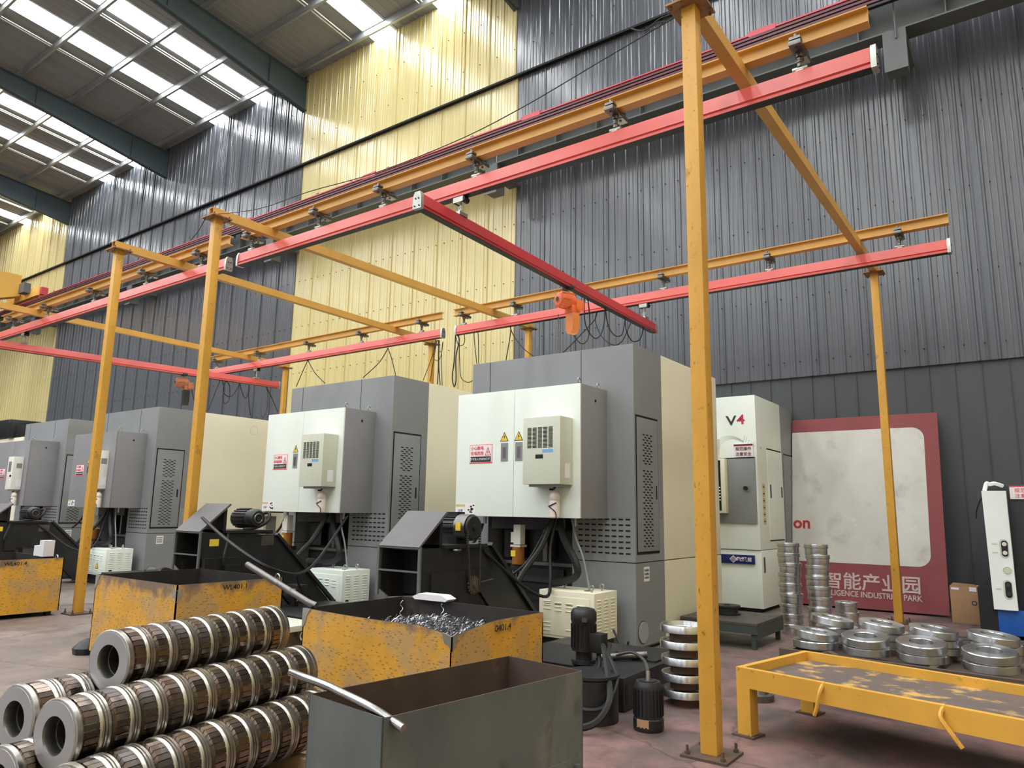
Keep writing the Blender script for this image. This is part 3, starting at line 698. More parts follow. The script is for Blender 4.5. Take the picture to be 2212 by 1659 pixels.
    for xa, xb in ((-2.12, -1.252), (-1.247, -.35)):
        MB().box(xa, xb, -.61, -.587, 1.432, 2.918, bev=.004).build('cabinet_door', cw, c)
    for xx in (-1.385, -1.175):
        MB().box(xx-.05, xx+.05, -.617, -.61, 2.075, 2.29).box(xx-.028, xx+.028, -.62, -.617, 2.1, 2.25).build('door_handle', GreyCab, c, 'grey recessed door latch')
        MB().box(xx-.022, xx+.022, -.6215, -.6195, 2.11, 2.24).build('latch_pocket', SteelD, c)
        tri(c, xx-.005, -.61, 2.36, .1)
    danger_sign(t, -1.74, -.61, 2.17)
    st = plate('corner_label', -2.11, -1.97, -.61, 1.45, 1.57, SignW, t); plate('label_band', -2.11, -1.97, -.612, 1.545, 1.57, SignPale, st)
    text('label_text', '注意', .04, TxtDark, st, (-2.04, -.6125, 1.49))
    st = plate('corner_label', -1.965, -1.81, -.61, 1.45, 1.57, SignW, t)
    b = MB(); rr = random.Random(int(-xr*10))
    for i in range(9):
        xx = rr.uniform(-1.95, -1.84); zz = rr.uniform(1.46, 1.55); b.prism([(xx, zz), (xx+.03, zz+.004), (xx+.012, zz+.02), (xx-.008, zz+.012)], 'y', -.6135, -.612)
    b.build('label_drawing', Black2, st)
    MB().cyl((-.351, -.27, 2.76), (-.346, -.27, 2.76), .018, 14).build('cable_plug', Black2, t)
    for xx, yy in ((-2.0, -.2), (-.42, -.52), (-.42, -.08)): eyebolt(t, xx, yy, 2.92)
    for xx in (-.6, -1.9): MB().cyl((xx, -.3, 1.43), (xx, -.3, 1.34), .02, 10).build('cable_gland', Zinc, t)
    # ---- cooling unit
    am = ACwh if white_ac else ACol; y0 = -.87 if not white_ac else -.82
    ax0, ax1 = (-.935, -.445) if not white_ac else (-.86, -.56)
    a = MB().box(ax0, ax1, y0, -.612, 1.79, 2.53, bev=.008).build('cooling_unit', am, t, 'box-shaped cooling unit on the right cabinet door')
    b = MB(); nx = 5; wv = (ax1-ax0-.14)/nx
    for k in range(nx):
        for r in range(16):
            xx = ax0+.06+wv*k; z = 2.41-r*.0145; b.box(xx, xx+wv*.78, y0-.002, y0+.002, z-.0045, z+.0045)
    b.build('vent_slots', Dark, a)
    plate('display', ax0+.17, ax0+.27, y0, 2.07, 2.115, Glas, a)
    plate('blue_label', ax0+.26, ax0+.4 if not white_ac else ax1-.01, y0, 2.135, 2.17, LBlue if not white_ac else SignW, a)
    MB().box(ax1, ax1+.002, y0+.1, y0+.2, 1.86, 2.02).build('rating_label', SignW, a)
    if white_ac: MB().box(ax1, ax1+.002, y0+.07, y0+.18, 2.27, 2.38).build('rating_label', GreyCab, a)
    MB().box(ax0+.06, ax1-.02, y0+.04, -.62, 1.765, 1.79).build('drain_tray', GreyCab, a)
    # machine top flanges
    MB().box(-1.5, -1.1, 2.0, 2.3, 3.445, 3.5).build('roof_hatch', Black2, t)
    return t
def bottle(xr, label):
    x, y, z = xr-.62, 7.49-.70, 1.43
    t = thing('plastic_bottle', label, 'bottle', (x, y, z), 0, 'white plastic bottles hung under the cooling units')
    MB().lathe([(0, 0), (0, .05), (.01, .058), (.17, .058), (.185, .052), (.19, .05), (.2, .057), (.24, .06), (.265, .052), (.285, .03), (.3, .02), (.3, 0)], (0, 0, 0), (0, 0, 1), 18).build('bottle_body', Plast, t)
    MB().tube([(-.05, -.03, .31), (-.01, -.02, .31), (.02, -.02, .335)], .012, 6).build('drain_hose', Rub, t)
    MB().tube([(.05, -.045, .165), (.0, -.066, .14), (-.04, -.055, .125), (.0, -.066, .105), (.045, -.05, .06), (.05, -.045, .0)], .006, 5).build('tie_wire', Rub, t)
machines = [(-3.76, 'nearest grey and cream lathe with white cabinet doors, right of centre', True, False, 'grey control cabinet with white doors'),
            (-7.66, 'second grey and cream lathe with white cabinet doors, below the slanting red bridge', True, False, 'grey control cabinet with white doors'),
            (-14.28, 'all-grey-fronted lathe with cream side between the two left yellow posts', False, True, 'all grey control cabinet'),
            (-18.3, 'leftmost all-grey lathe at the picture edge behind the left post', False, True, 'all grey control cabinet')]
for mm in machines: machine(*mm)
for m_, l in zip(machines, ('nearest machine', 'second white-doored machine', 'grey machine behind the left post', 'leftmost grey machine')):
    bottle(m_[0], 'white plastic bottle under the cooling unit of the ' + l)
# ---- transformer boxes
def trafo(xr, col, label, oval=True):
    t = thing('transformer_box', label, 'electrical box', (xr-.155, 6.84, .17), 0, 'louvred transformer boxes at the feet of the lathes')
    MB().box(-.69, 0, 0, .5, 0, .49, bev=.006).build('box_body', col, t)
    MB().box(-.66, -.05, -.008, 0, .03, .43, bev=.003).build('front_cover', col, t)
    for xx, yy in ((-.1, .12), (-.1, .34), (-.55, .3)): eyebolt(t, xx, yy, .49, Zinc, .024, (0, 1, 0))
    b = MB()
    for xx, zs in ((-.16, (.36, .32, .28, .12, .08)), (-.3, (.37, .33, .29, .1)), (-.44, (.37, .33, .29)), (-.58, (.38, .34, .3, .12, .08, .16))):
        for zz in zs: b.prism([(-.008, zz), (-.018, zz-.004), (-.008, zz-.012)], 'x', xx-.045, xx+.045)
    b.build('front_louvres', col, t)
    b = MB()
    for yy in (.1, .25, .4):
        for k in range(11): zz = .42-k*.034; b.prism([(0, zz), (.01, zz-.004), (0, zz-.012)], 'y', yy-.04, yy+.04)
    b.build('side_louvres', col, t)
    b = MB()
    for xx in (-.16, -.3, -.44, -.58): b.box(xx-.04, xx+.04, -.0095, -.008, .345, .35)
    b.build('louvre_gaps', Dark, t)
    MB().cyl((-.2, .2, .49), (-.2, .2, .493), .035, 16).build('cable_hole', Dark, t)
    if oval:
        MB().prism([(-.36, .12), (-.24, .12), (-.3, .24)], 'y', -.011, -.0085).build('warning_triangle', Black2, t)
        o = MB().prism([(-.345, .13), (-.255, .13), (-.3, .222)], 'y', -.0125, -.011).build('triangle_face', SignY, t)
        MB().cyl((0.0, .1, .07), (.003, .1, .07), .035, 14).build('cable_hole', Dark, t)
    MB().box(-.66, -.03, .03, .47, -.17, 0).build('stand', Black2, t)
trafo(-3.76, Cream, 'cream louvred transformer box behind the vertical pump motor', False)
trafo(-7.66, White, 'white louvred box with yellow triangle between the two front yellow bins', True)
trafo(-14.28, White, 'white louvred box with yellow triangle beside the left yellow post', True)
# ---- chip conveyors
def conveyor(xr, yf, label, style, dz=0.):
    t = thing('chip_conveyor', label, 'conveyor', (xr-.9, yf, 0), 0, 'black chip conveyors rising out of the lathes')
    zt, zb = 1.14+dz, .76+dz
    side = [(0, zb), (.12, .68), (.52, .66), (.66, .74), (.78, .76), (.9, .70), (1.5, .1), (1.5, .05), (2.06, .05), (2.06, .2), (2.0, .22), (1.02, 1.15), (0, zt)]
    for x0 in (-.5, -.02): MB().prism(side, 'x', x0, x0+.02).build('side_plate', Black, t)
    MB().box(-.48, -.02, .12, 1.0, zt-.02, zt).build('top_plate', Black, t)
    MB().prism([(1.0, 1.15), (2.0, .22), (2.0, .19), (.98, 1.12)], 'x', -.48, -.02).build('incline_cover', Black2, t)
    MB().prism([(.5, .72), (.66, .76), (.8, .78), (1.5, .12), (1.5, .08), (.9, .66), (.66, .7)], 'x', -.48, -.02).build('underside_plate', Black2, t)
    MB().box(-.48, -.02, .3, .32, .7, 1.12).build('inner_baffle', Dark, t)
    b = MB()
    b.box(-.53, -.5, -.02, .0, zb-.05, zt).box(-.0, .03, -.02, .0, zb-.02, zt).box(-.53, .03, -.02, 0, zt, zt+.02).box(-.5, 0, -.02, .0, .93, .945)
    b.build('mouth_frame', BeamGr, t)
    b = MB(); b.prism([(1.02, 1.15), (2.02, .22), (2.05, .25), (1.04, 1.18)], 'x', -.53, -.48).prism([(1.02, 1.15), (2.02, .22), (2.05, .25), (1.04, 1.18)], 'x', -.02, .04)
    b.build('incline_flange', Black, t)
    MB().box(-.45, -.05, .55, .62, 0, .68).box(0, .0, .0, .01, .9, .91).build('support_leg', Black2, t)
    MB().box(-.02, .02, .15, .95, .7, .92).build('side_cover', Black, t)
    # slanted hood plate
    MB().prism([(-.03, zt+.02), (-.01, zt+.015), (.36, zt+.33), (.34, zt+.345)], 'x', -.5, .02).build('hood_plate', Hood, t)
    MB().prism([(.3, zt), (.34, zt), (.34, zt+.32), (.3, zt+.28)], 'x', -.45, -.03).build('hood_bracket', Black2, t)
    MB().box(-.5, .04, .3, .95, zt, zt+.03).build('motor_shelf', Black, t)
    my, mz = .72, zt+.19
    if style == 1:
        m = MB().cyl((-.42, my, mz), (-.12, my, mz), .1, 20).box(-.3, -.16, my-.02, my+.1, mz+.08, mz+.15).box(-.35, -.1, my-.09, my+.09, zt+.03, mz).build('gear_motor', Black, t)
        b = MB()
        for i in range(16):
            a = 2*PI*i/16; b.box(-.4, -.14, -.004, .004, .095, .115, Matrix.Translation((0, my, mz)) @ Matrix.Rotation(a, 4, 'X'))
        b.build('cooling_fins', Black, m)
        MB().cyl((-.12, my, mz), (.02, my, mz), .13, 24).build('gearbox', SteelD, t)
        MB().box(-.08, -.02, my-.135, my-.125, mz-.03, mz+.05).build('yellow_sticker', SignY, t)
        MB().lathe([(0, 0), (0, .115), (.01, .122), (.02, .122), (.03, .11), (.03, .03), (.05, .03), (.05, 0)], (.022, my, mz), (1, 0, 0), 24).build('sprocket', Black, t)
        ly, lz = my-.02+.05, .78
        sp = MB().lathe([(0, 0), (0, .03), (.01, .075), (.025, .075), (.03, .03), (.045, .03), (.045, 0)], (.02, ly, lz), (1, 0, 0), 18)
        for i in range(14):
            a = 2*PI*i/14; sp.box(.028, .042, -.01, .01, .07, .09, Matrix.Translation((0, ly, lz)) @ Matrix.Rotation(a, 4, 'X'))
        sp.build('sprocket', Rust, t)
        b = MB()
        for sgn in (-1, 1):
            n = 24
            for i in range(n):
                f = i/(n-1); yy = (my+sgn*.1*(1-f)*1.0+ (ly-my+sgn*.07)*f); zz = mz-.02+(lz-mz+.02)*f+.0
                b.box(.03, .055, yy-.007, yy+.007, zz-.009, zz+.009, )
        b.build('drive_chain', SteelD, t)
        MB().torus((-.02+.02, .5, zt-.02), (0, 0, 1), .05, .012, 18, 6, 1.6).build('lifting_ring', SteelD, t)
        MB().cyl((.04, ly+.1, lz+.02), (.04, ly+.3, lz+.04), .008, 8).build('tension_rod', SteelD, t)
    else:
        m = MB().cyl((-.38, my, mz-.02), (-.08, my, mz-.02), .11, 20).lathe([(0, .11), (.02, .12), (.1, .115), (.13, .09), (.13, .03), (.14, .03), (.14, 0)], (-.08, my, mz-.02), (1, 0, 0), 20).build('gear_motor', Black, t)
        b = MB()
        for i in range(18):
            a = 2*PI*i/18; b.box(-.36, -.1, -.004, .004, .105, .124, Matrix.Translation((0, my, mz-.02)) @ Matrix.Rotation(a, 4, 'X'))
        b.build('cooling_fins', Black, m)
        MB().torus((.055, my, mz-.02), (1, 0, 0), .055, .01, 18, 6).build('bearing_ring', SteelD, t)
        MB().tube([(-.02, my+.1, mz+.04), (.06, my+.14, mz+.05), (.1, my+.1, mz-.05), (.02, my, mz-.13), (-.02, my-.15, mz-.15)], .02, 8).build('motor_cable', Rub, t)
        MB().box(.001, .003, .12, .24, zt-.15, zt-.07).build('yellow_label', SignY, t)
        MB().box(.001, .003, .82, 1.0, zt-.16, zt-.04).build('rating_plate', SteelD, t)
        MB().box(0, .1, .02, .45, .62, .9).box(.1, .16, .25, .43, .66, .82).build('terminal_box', Black2, t)
        MB().tube([(.0, .35, zt+.02), (.08, .3, zt-.1), (.13, .24, zt-.25), (.13, .24, .84)], .016, 6).build('cable_loop', Rub, t)
    return t
conveyor(-3.76, 4.97, 'black chip conveyor with a drive chain behind the bin of steel shavings', 1)
conveyor(-7.05, 4.8, 'black chip conveyor with slanted plate hood behind the middle yellow bin', 2, .045)
conveyor(-14.28, 5.1, 'black chip conveyor behind the leftmost yellow bin', 2)
# ---- oil lubricator units near each recess
def lube(x, y, z, label):
    t = thing('oil_lubricator', label, 'lubricator', (x, y, z), 0, 'oil lubricators under the lathe cabinets')
    MB().cyl((0, 0, -.2), (0, 0, 0), .075, 16).build('oil_cup', Amber, t)
    MB().box(-.07, .07, -.07, .07, 0, .025).build('cap', Plast, t)
    MB().box(-.02, .08, -.08, .02, .03, .26, bev=.004).box(-.08, -.02, -.05, .02, .05, .17).build('pump_head', ACwh, t)
    MB().box(-.055, .01, -.079, -.074, -.11, -.04).build('yellow_label', SignY, t)
    MB().box(-.1, .1, -.02, .1, -.26, -.2).cyl((0, .02, -.26), (0, .02, -z+.003), .03, 10).build('bracket', Black2, t)
    for k in range(4):
        MB().cyl((-.1+.05*k, -.03, -.36), (-.1+.05*k, -.03, -.27), .014, 8).build('fitting', SteelD, t)
lube(-5.15, 7.2, 1.08, 'oil lubricator with yellow labels under the nearest cabinet')
lube(-9.4, 7.1, 1.12, 'amber oil lubricator under the second cabinet')
lube(-15.8, 7.2, 1.0, 'oil lubricator beside the left yellow post')
# ---- hoses of the near machines
HG = 'black hoses and cables hanging at the machines'
for dx, nm in ((0, 'nearest machine'), (-3.9, 'second machine'), (-10.52, 'grey machine at left')):
    def q(pts): return [(x+dx, y, z) for x, y, z in pts]
    cable('hose', q([(-4.55, 7.15, 1.42), (-4.45, 7.1, 1.2), (-4.28, 7.05, .98), (-4.25, 7.05, .82), (-4.45, 7.05, .74), (-4.9, 7.1, .73), (-5.1, 7.2, .72)]), .042, 'thick black hose curving over the box of the ' + nm, 'hose', HG)
    cable('hose', q([(-4.6, 7.1, 1.42), (-4.66, 6.95, 1.1), (-4.75, 6.7, .8), (-4.78, 6.6, .55), (-4.72, 6.5, .25)]), .03, 'straight black hose falling in front of the ' + nm, 'hose', HG)
    cable('power_cable', q([(-4.62, 7.1, 1.42), (-4.8, 6.9, .95), (-5.0, 6.7, .72), (-5.1, 6.3, .45), (-5.0, 5.9, .2)]), .014, 'thin black cable slanting down before the ' + nm, 'cable', HG)
    if dx != -3.9: cable('power_cable', q([(-4.66, 5.9, 1.1), (-4.6, 6.1, .95), (-4.45, 6.35, .72), (-4.35, 6.6, .62), (-4.5, 6.9, .75), (-4.6, 7.05, 1.1), (-4.55, 7.1, 1.42)]), .018, 'sagging black cable from the conveyor to the cabinet of the ' + nm, 'cable', HG)
    cable('power_cable', q([(-4.38, 7.15, 1.42), (-4.3, 7.12, 1.2), (-4.2, 7.1, 1.0), (-4.12, 7.1, .66)]), .012, 'slim grey cable hanging from the right cabinet gland of the ' + nm, 'cable', HG, GreyCab)
    cable('power_cable', q([(-5.66, 7.15, 1.34), (-5.68, 7.1, 1.2), (-5.76, 7.05, 1.08), (-5.85, 7.0, 1.0)]), .018, 'short black cable below the left cabinet gland of the ' + nm, 'cable', HG)
cable('power_cable', [atY(*p) for p in ((437, 1118, 4.95), (480, 1158, 4.72), (540, 1203, 4.68), (595, 1232, 4.9), (648, 1238, 5.6), (690, 1205, 6.4), (752, 1112, 7.1))], .018, 'long sagging black cable crossing the middle conveyor', 'cable', HG)
cable('power_cable', [atY(*p) for p in ((640, 1240, 5.5), (645, 1262, 5.6), (655, 1285, 5.7), (640, 1300, 5.6))], .014, 'black cable falling behind the middle yellow bin', 'cable', HG)
# ---- coolant tank, pump, floor motor near machine 1
t = thing('coolant_tank', 'oily black coolant tank on the floor below the nearest machine', 'tank', (-2.75, 5.25, 0), .02)
MB().box(-1.3, 0, 0, 1.35, .0, .25, bev=.01).build('tank_body', Black, t)
MB().box(-1.25, -.5, .1, .9, .25, .265).box(-.4, -.05, .7, 1.3, .25, .265).build('lid', Black2, t)
MB().box(0, .004, .03, .06, .05, .2).build('sight_slot', Dark, t)
MB().cyl((-.5, .5, .27), (-.15, .75, .3), .03, 12).cyl((-.55, .45, .26), (-.55, .45, .36), .03, 12).build('pipe_fitting', SteelD, t)
t = thing('drip_drum', 'low black drum behind the grey steel bin', 'drum', (-2.86, 4.95, 0))
MB().lathe([(0, 0), (0, .2), (.3, .2), (.31, .19), (.31, .21), (.33, .21), (.33, 0)], (0, 0, 0), (0, 0, 1), 28).build('drum_body', Black, t)
t = thing('pump_motor', 'upright dark pump motor in front of the cream louvred box', 'pump', (-3.22, 5.45, .275))
MB().lathe([(0, 0), (0, .1), (.03, .1), (.03, .065), (.1, .065), (.1, .1), (.32, .1), (.34, .108), (.4, .108), (.43, .09), (.44, .05), (.44, 0)], (0, 0, 0), (0, 0, 1), 24).build('motor_body', Rust if False else Black, t)
MB().box(.08, .2, -.06, .05, .1, .25, bev=.01).build('terminal_box', Black2, t)
b = MB()
for i in range(20):
    a = 2*PI*i/20; b.box(-.003, .003, .098, .108, .12, .31, Matrix.Rotation(a, 4, 'Z'))
b.build('cooling_fins', Black, t)
MB().box(.05, .09, -.115, -.09, .34, .37).build('rating_plate', SteelD, t)
MB().tube([(.14, 0, .1), (.17, -.05, .0), (.12, -.12, -.04), (0, -.2, -.03)], .02, 8).build('motor_cable', Rub, t)
t = thing('floor_motor', 'black cylindrical motor with a bare shaft standing on the red floor', 'motor', (-2.42, 4.99, 0))
MB().lathe([(0, 0), (0, .1), (.01, .106), (.08, .106), (.085, .1), (.1, .1), (.28, .1), (.3, .096), (.325, .085), (.325, .06), (.33, .06), (.33, 0)], (0, 0, 0), (0, 0, 1), 28).build('motor_body', Black, t)
b = MB()
for i in range(22):
    a = 2*PI*i/22; b.box(-.003, .003, .096, .108, .1, .28, Matrix.Rotation(a, 4, 'Z'))
b.build('cooling_fins', Black2, t)
MB().cyl((0, 0, .33), (0, 0, .39), .016, 12).build('shaft', Steel, t)
MB().lathe([(.02, .107), (.07, .107), (.07, .1075), (.02, .1075)], (0, 0, 0), (0, 0, 1), 28).build('band', Black2, t)
b = MB()
for i in range(7):
    a0 = -PI*.62+i*.12; a1 = a0+.12; r = .109
    b.prism([(math.cos(a0)*r, math.sin(a0)*r), (math.cos(a1)*r, math.sin(a1)*r), (math.cos(a1)*(r-.004), math.sin(a1)*(r-.004)), (math.cos(a0)*(r-.004), math.sin(a0)*(r-.004))], 'z', .03+.006*(i % 2), .085)
b.build('worn_label', Card, t, 'torn pale paper label')
cable('hose', [(-3.08, 5.5, .42), (-2.95, 5.3, .44), (-2.72, 4.95, .33), (-2.6, 4.75, .2), (-2.64, 4.62, .08), (-2.8, 4.55, .03), (-2.95, 4.55, .03)], .024, 'large black hose loop standing on the floor beside the drum', 'hose', HG)
cable('hose', [(-3.0, 5.5, .44), (-2.85, 5.2, .42), (-2.66, 4.98, .3), (-2.68, 4.8, .14), (-2.85, 4.7, .13), (-3.0, 4.72, .16)], .016, 'thinner inner hose loop beside the drum', 'hose', HG)
cable('hose', [(-3.1, 5.8, .3), (-2.9, 5.7, .36), (-2.65, 5.42, .36), (-2.47, 5.1, .32)], .012, 'grey cable arching to the floor motor', 'hose', HG, SteelD)
cable('hose', [(-3.78, 7.0, .3), (-3.6, 6.9, .12), (-3.4, 6.6, .28)], .012, 'short cable at the foot of the nearest machine', 'hose', HG)
# ================================================================== BINS
def wallstrip(x0, y0, x1, y1, z0, ztop, n=10, t=.012, nrm=(0, 1)):
    """upright plate from (x0,y0) to (x1,y1); ztop(f) gives the rim height"""
    bm = bmesh.new(); rows = []
    for i in range(n+1):
        f = i/n; x = x0+(x1-x0)*f; y = y0+(y1-y0)*f; zt, off = ztop(f)
        rows.append([bm.verts.new(p) for p in ((x, y, z0), (x+nrm[0]*off, y+nrm[1]*off, zt), (x+nrm[0]*(off+t), y+nrm[1]*(off+t), zt), (x+nrm[0]*t, y+nrm[1]*t, z0))])
    for a, b in zip(rows, rows[1:]):
        for k in range(4): bm.faces.new((a[k], a[(k+1) % 4], b[(k+1) % 4], b[k]))
    bm.faces.new(rows[0]); bm.faces.new(rows[-1][::-1])
    m = MB(); m.bm.free(); m.bm = bm; return m
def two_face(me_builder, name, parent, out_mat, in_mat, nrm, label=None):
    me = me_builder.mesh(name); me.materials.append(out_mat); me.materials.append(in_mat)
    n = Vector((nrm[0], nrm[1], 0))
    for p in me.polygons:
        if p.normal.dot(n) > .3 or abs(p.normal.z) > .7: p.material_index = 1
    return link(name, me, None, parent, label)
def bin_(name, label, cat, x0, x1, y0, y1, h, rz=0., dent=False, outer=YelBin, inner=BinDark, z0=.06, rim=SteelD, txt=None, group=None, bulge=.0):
    """(x0,y0) = front left corner in world, box stretches to x1,y1"""
    W, D = x1-x0, y1-y0
    t = thing(name, label, cat, (x0, y0, 0), rz, group)
    fl = lambda f: (h, bulge*math.sin(PI*f))
    front = fl if not dent else (lambda f: (h-.012*math.sin(PI*f)-.05*max(0, (f-.8)/.2)**1.4, bulge*math.sin(PI*f)))
    right = fl if not dent else (lambda f: (h-.062*max(0, 1-f/.5)**1.6, .012*math.sin(PI*f)))
    two_face(wallstrip(0, 0, W, 0, z0, front, nrm=(0, 1)), 'front_panel', t, outer, inner, (0, 1))
    two_face(wallstrip(W, 0, W, D, z0, right, nrm=(-1, 0)), 'side_panel', t, outer, inner, (-1, 0))
    two_face(wallstrip(0, 0, 0, D, z0, fl, nrm=(1, 0)), 'side_panel', t, outer, inner, (1, 0))
    two_face(wallstrip(0, D, W, D, z0, fl, nrm=(0, -1)), 'back_panel', t, outer, inner, (0, -1))
    MB().box(.012, W-.012, .012, D-.012, z0, z0+.012).build('bottom_panel', inner, t)
    for xx, yy in ((.1, .1), (W-.1, .1), (.1, D-.1), (W-.1, D-.1)): MB().box(xx-.05, xx+.05, yy-.03, yy+.03, 0, z0).build('foot', Black2, t)
    if outer is YelBin:
        for xx, yy, sx, sy in ((W, 0, -1, -1), (0, 0, -1, -1)):
            b = MB()
            if xx: b.prism([(W-.085, h-.03), (W+.004, h-.05), (W+.004, h-.15), (W-.02, h-.11), (W-.06, h-.1)], 'y', -.004, .006).prism([(-.004, h-.05), (.05, h-.03), (.06, h-.09), (.02, h-.13), (-.004, h-.15)], 'x', W-.002, W+.004)
            else: b.prism([(-.004, h), (.09, h), (.05, h-.05), (.03, h-.12), (-.004, h-.15)], 'y', -.005, .006)
            b.build('weld_patch', Zinc, t, 'bare grey welded corner')
    if txt:
        text('stencil_mark', txt, .065, Black2, t, (W+.003, D*.52, h-.055), rot=(PI/2, 0, PI/2), sx=1.1)
    return t
BG = 'yellow steel chip bins'
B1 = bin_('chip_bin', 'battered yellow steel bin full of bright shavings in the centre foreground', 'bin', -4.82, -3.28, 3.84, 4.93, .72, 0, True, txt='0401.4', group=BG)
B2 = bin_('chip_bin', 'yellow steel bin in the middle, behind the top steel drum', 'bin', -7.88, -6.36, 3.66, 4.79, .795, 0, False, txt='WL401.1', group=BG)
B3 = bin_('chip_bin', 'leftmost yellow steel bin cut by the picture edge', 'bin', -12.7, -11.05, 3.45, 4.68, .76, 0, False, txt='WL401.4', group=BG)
MB().torus((1.53, .02, .42), (0, 1, 0), .03, .006, 12, 5).build('lifting_ring', Zinc, B2)
MB().torus((-.012, .02, .5), (0, 1, 0), .03, .006, 12, 5).build('lifting_ring', Zinc, B1)
for t_, D_ in ((B2, 1.13), (B3, 1.2)):
    MB().torus((1.49 if t_ is B2 else 1.6, D_-.05, .795 if t_ is B2 else .765), (0, 1, 0), .035, .008, 12, 5).build('rim_ring', Zinc, t_)
MB().tube([(.03, .1, .73), (-.04, .08, .75), (-.9, .08, 1.0)], .026, 12, False).build('push_handle', SteelD, B1, 'long dull steel push handle')
# shavings
b = bmesh.new(); rr = random.Random(4)
def hz(x, y): return .575+.07*math.exp(-((x-.85)**2/.2+(y-.5)**2/.14))-.06*((x-.9)**2)
g = [[b.verts.new((.02+1.5*i/16, .02+1.05*j/10, hz(.02+1.5*i/16, .02+1.05*j/10)-.05+rr.uniform(-.02, .02))) for j in range(11)] for i in range(17)]
for i in range(16):
    for j in range(10): b.faces.new((g[i][j], g[i+1][j], g[i+1][j+1], g[i][j+1]))
for i in range(3400):
    x = min(1.45, max(.08, rr.gauss(.88, .3))); y = min(.98, max(.1, rr.gauss(.5, .26))); z = hz(x, y)+rr.uniform(-.05, .035)
    a = rr.uniform(0, 2*PI); e = rr.uniform(-.5, .7); L_ = rr.uniform(.015, .06); w_ = .003
    d = Vector((math.cos(a)*math.cos(e), math.sin(a)*math.cos(e), math.sin(e)))*L_; s_ = d.cross(Vector((rr.random(), rr.random(), 1))).normalized()*w_
    p = Vector((x, y, z)); k = Vector((0, 0, .006))
    v = [b.verts.new(q) for q in (p-s_, p+s_, p+d*.5+s_+k, p+d*.5-s_+k, p+d+s_, p+d-s_)]
    b.faces.new((v[0], v[1], v[2], v[3])); b.faces.new((v[3], v[2], v[4], v[5]))
me = bpy.data.meshes.new('steel_shavings'); b.to_mesh(me); b.free()
o = link('steel_shavings', me, M('bright_shavings', (150, 150, 154), .25, 1., var=.3, vs=30)); o.location = (-4.82, 3.84, 0)
tag(o, 'heap of bright curled steel shavings inside the battered yellow bin', 'shavings', kind='stuff')
bb = MB()
for (x, y, z, n) in ((-4.35, 4.45, .62, 9), (-3.95, 4.5, .64, 8)):
    pts = [(x+.012*math.cos(i*1.6), y+.012*math.sin(i*1.6), z+.018*i) for i in range(n)]; bb.tube(pts, .003, 4)
tag(bb.build('curled_chip', Steel), 'two long curled steel chips standing out of the shavings heap', 'shavings', kind='stuff')
t = thing('foam_tray', 'white foam tray lying on the back rim of the battered bin', 'packaging', (-4.42, 4.92, .722), .05)
MB().prism([(-.17, 0), (.17, 0), (.2, .02), (.13, .05), (-.13, .05), (-.2, .02)], 'y', -.06, .06).build('tray_body', Foam, t)
t = thing('foam_block', 'white foam packing blocks on the leftmost bin', 'packaging', (-11.6, 4.62, .762), 0)
MB().box(-.16, .06, -.06, .06, 0, .14).box(.06, .2, -.08, .06, 0, .22).build('block_body', Foam, t)
# grey foreground bin on legs
B4 = thing('steel_hopper', 'dark grey-green steel bin with a curved push handle in the centre foreground', 'bin', (-2.61, 2.14, 0), math.radians(-7))
GX, GY, GH = .51, 1.23, .72
for (a, c_, nrm, nm) in (((0, 0), (GX, 0), (0, 1), 'front_panel'), ((GX, 0), (GX, GY), (-1, 0), 'side_panel'), ((0, 0), (0, GY), (1, 0), 'side_panel'), ((0, GY), (GX, GY), (0, -1), 'back_panel')):
    two_face(wallstrip(*a, *c_, .2, lambda f: (GH, 0), nrm=nrm, t=.006), nm, B4, BinGrey, BinIn, nrm)
MB().box(.01, GX-.01, .01, GY-.01, .2, .212).build('bottom_panel', BinIn, B4)
for xx, yy in ((.0, .0), (GX-.04, 0), (0, GY-.04), (GX-.04, GY-.04)):
    MB().box(xx, xx+.04, yy, yy+.04, 0.06, .2).build('leg', BinGrey, B4)
    MB().cyl((xx+.005, yy+.02, .045), (xx+.035, yy+.02, .045), .045, 14).build('caster_wheel', Rub, B4)
MB().box(GX-.002, GX+.006, .1, GY-.1, .3, .33).box(GX, GX+.02, GY-.07, GY-.04, .2, .3).build('side_rib', BinGrey, B4)
MB().tube([(GX+.055, .055, GH-.035), (GX-.12, .03, GH+.012), (GX-.3, .02, GH+.035), (GX-.42, .02, GH+.045), (GX-.6, .02, GH+.05), (GX-.72, .03, GH+.05)], .017, 12).build('push_handle', M('handle_pipe_steel', (160, 158, 158), .25, 1., var=.2, vs=7), B4, 'bright curved steel pipe handle')
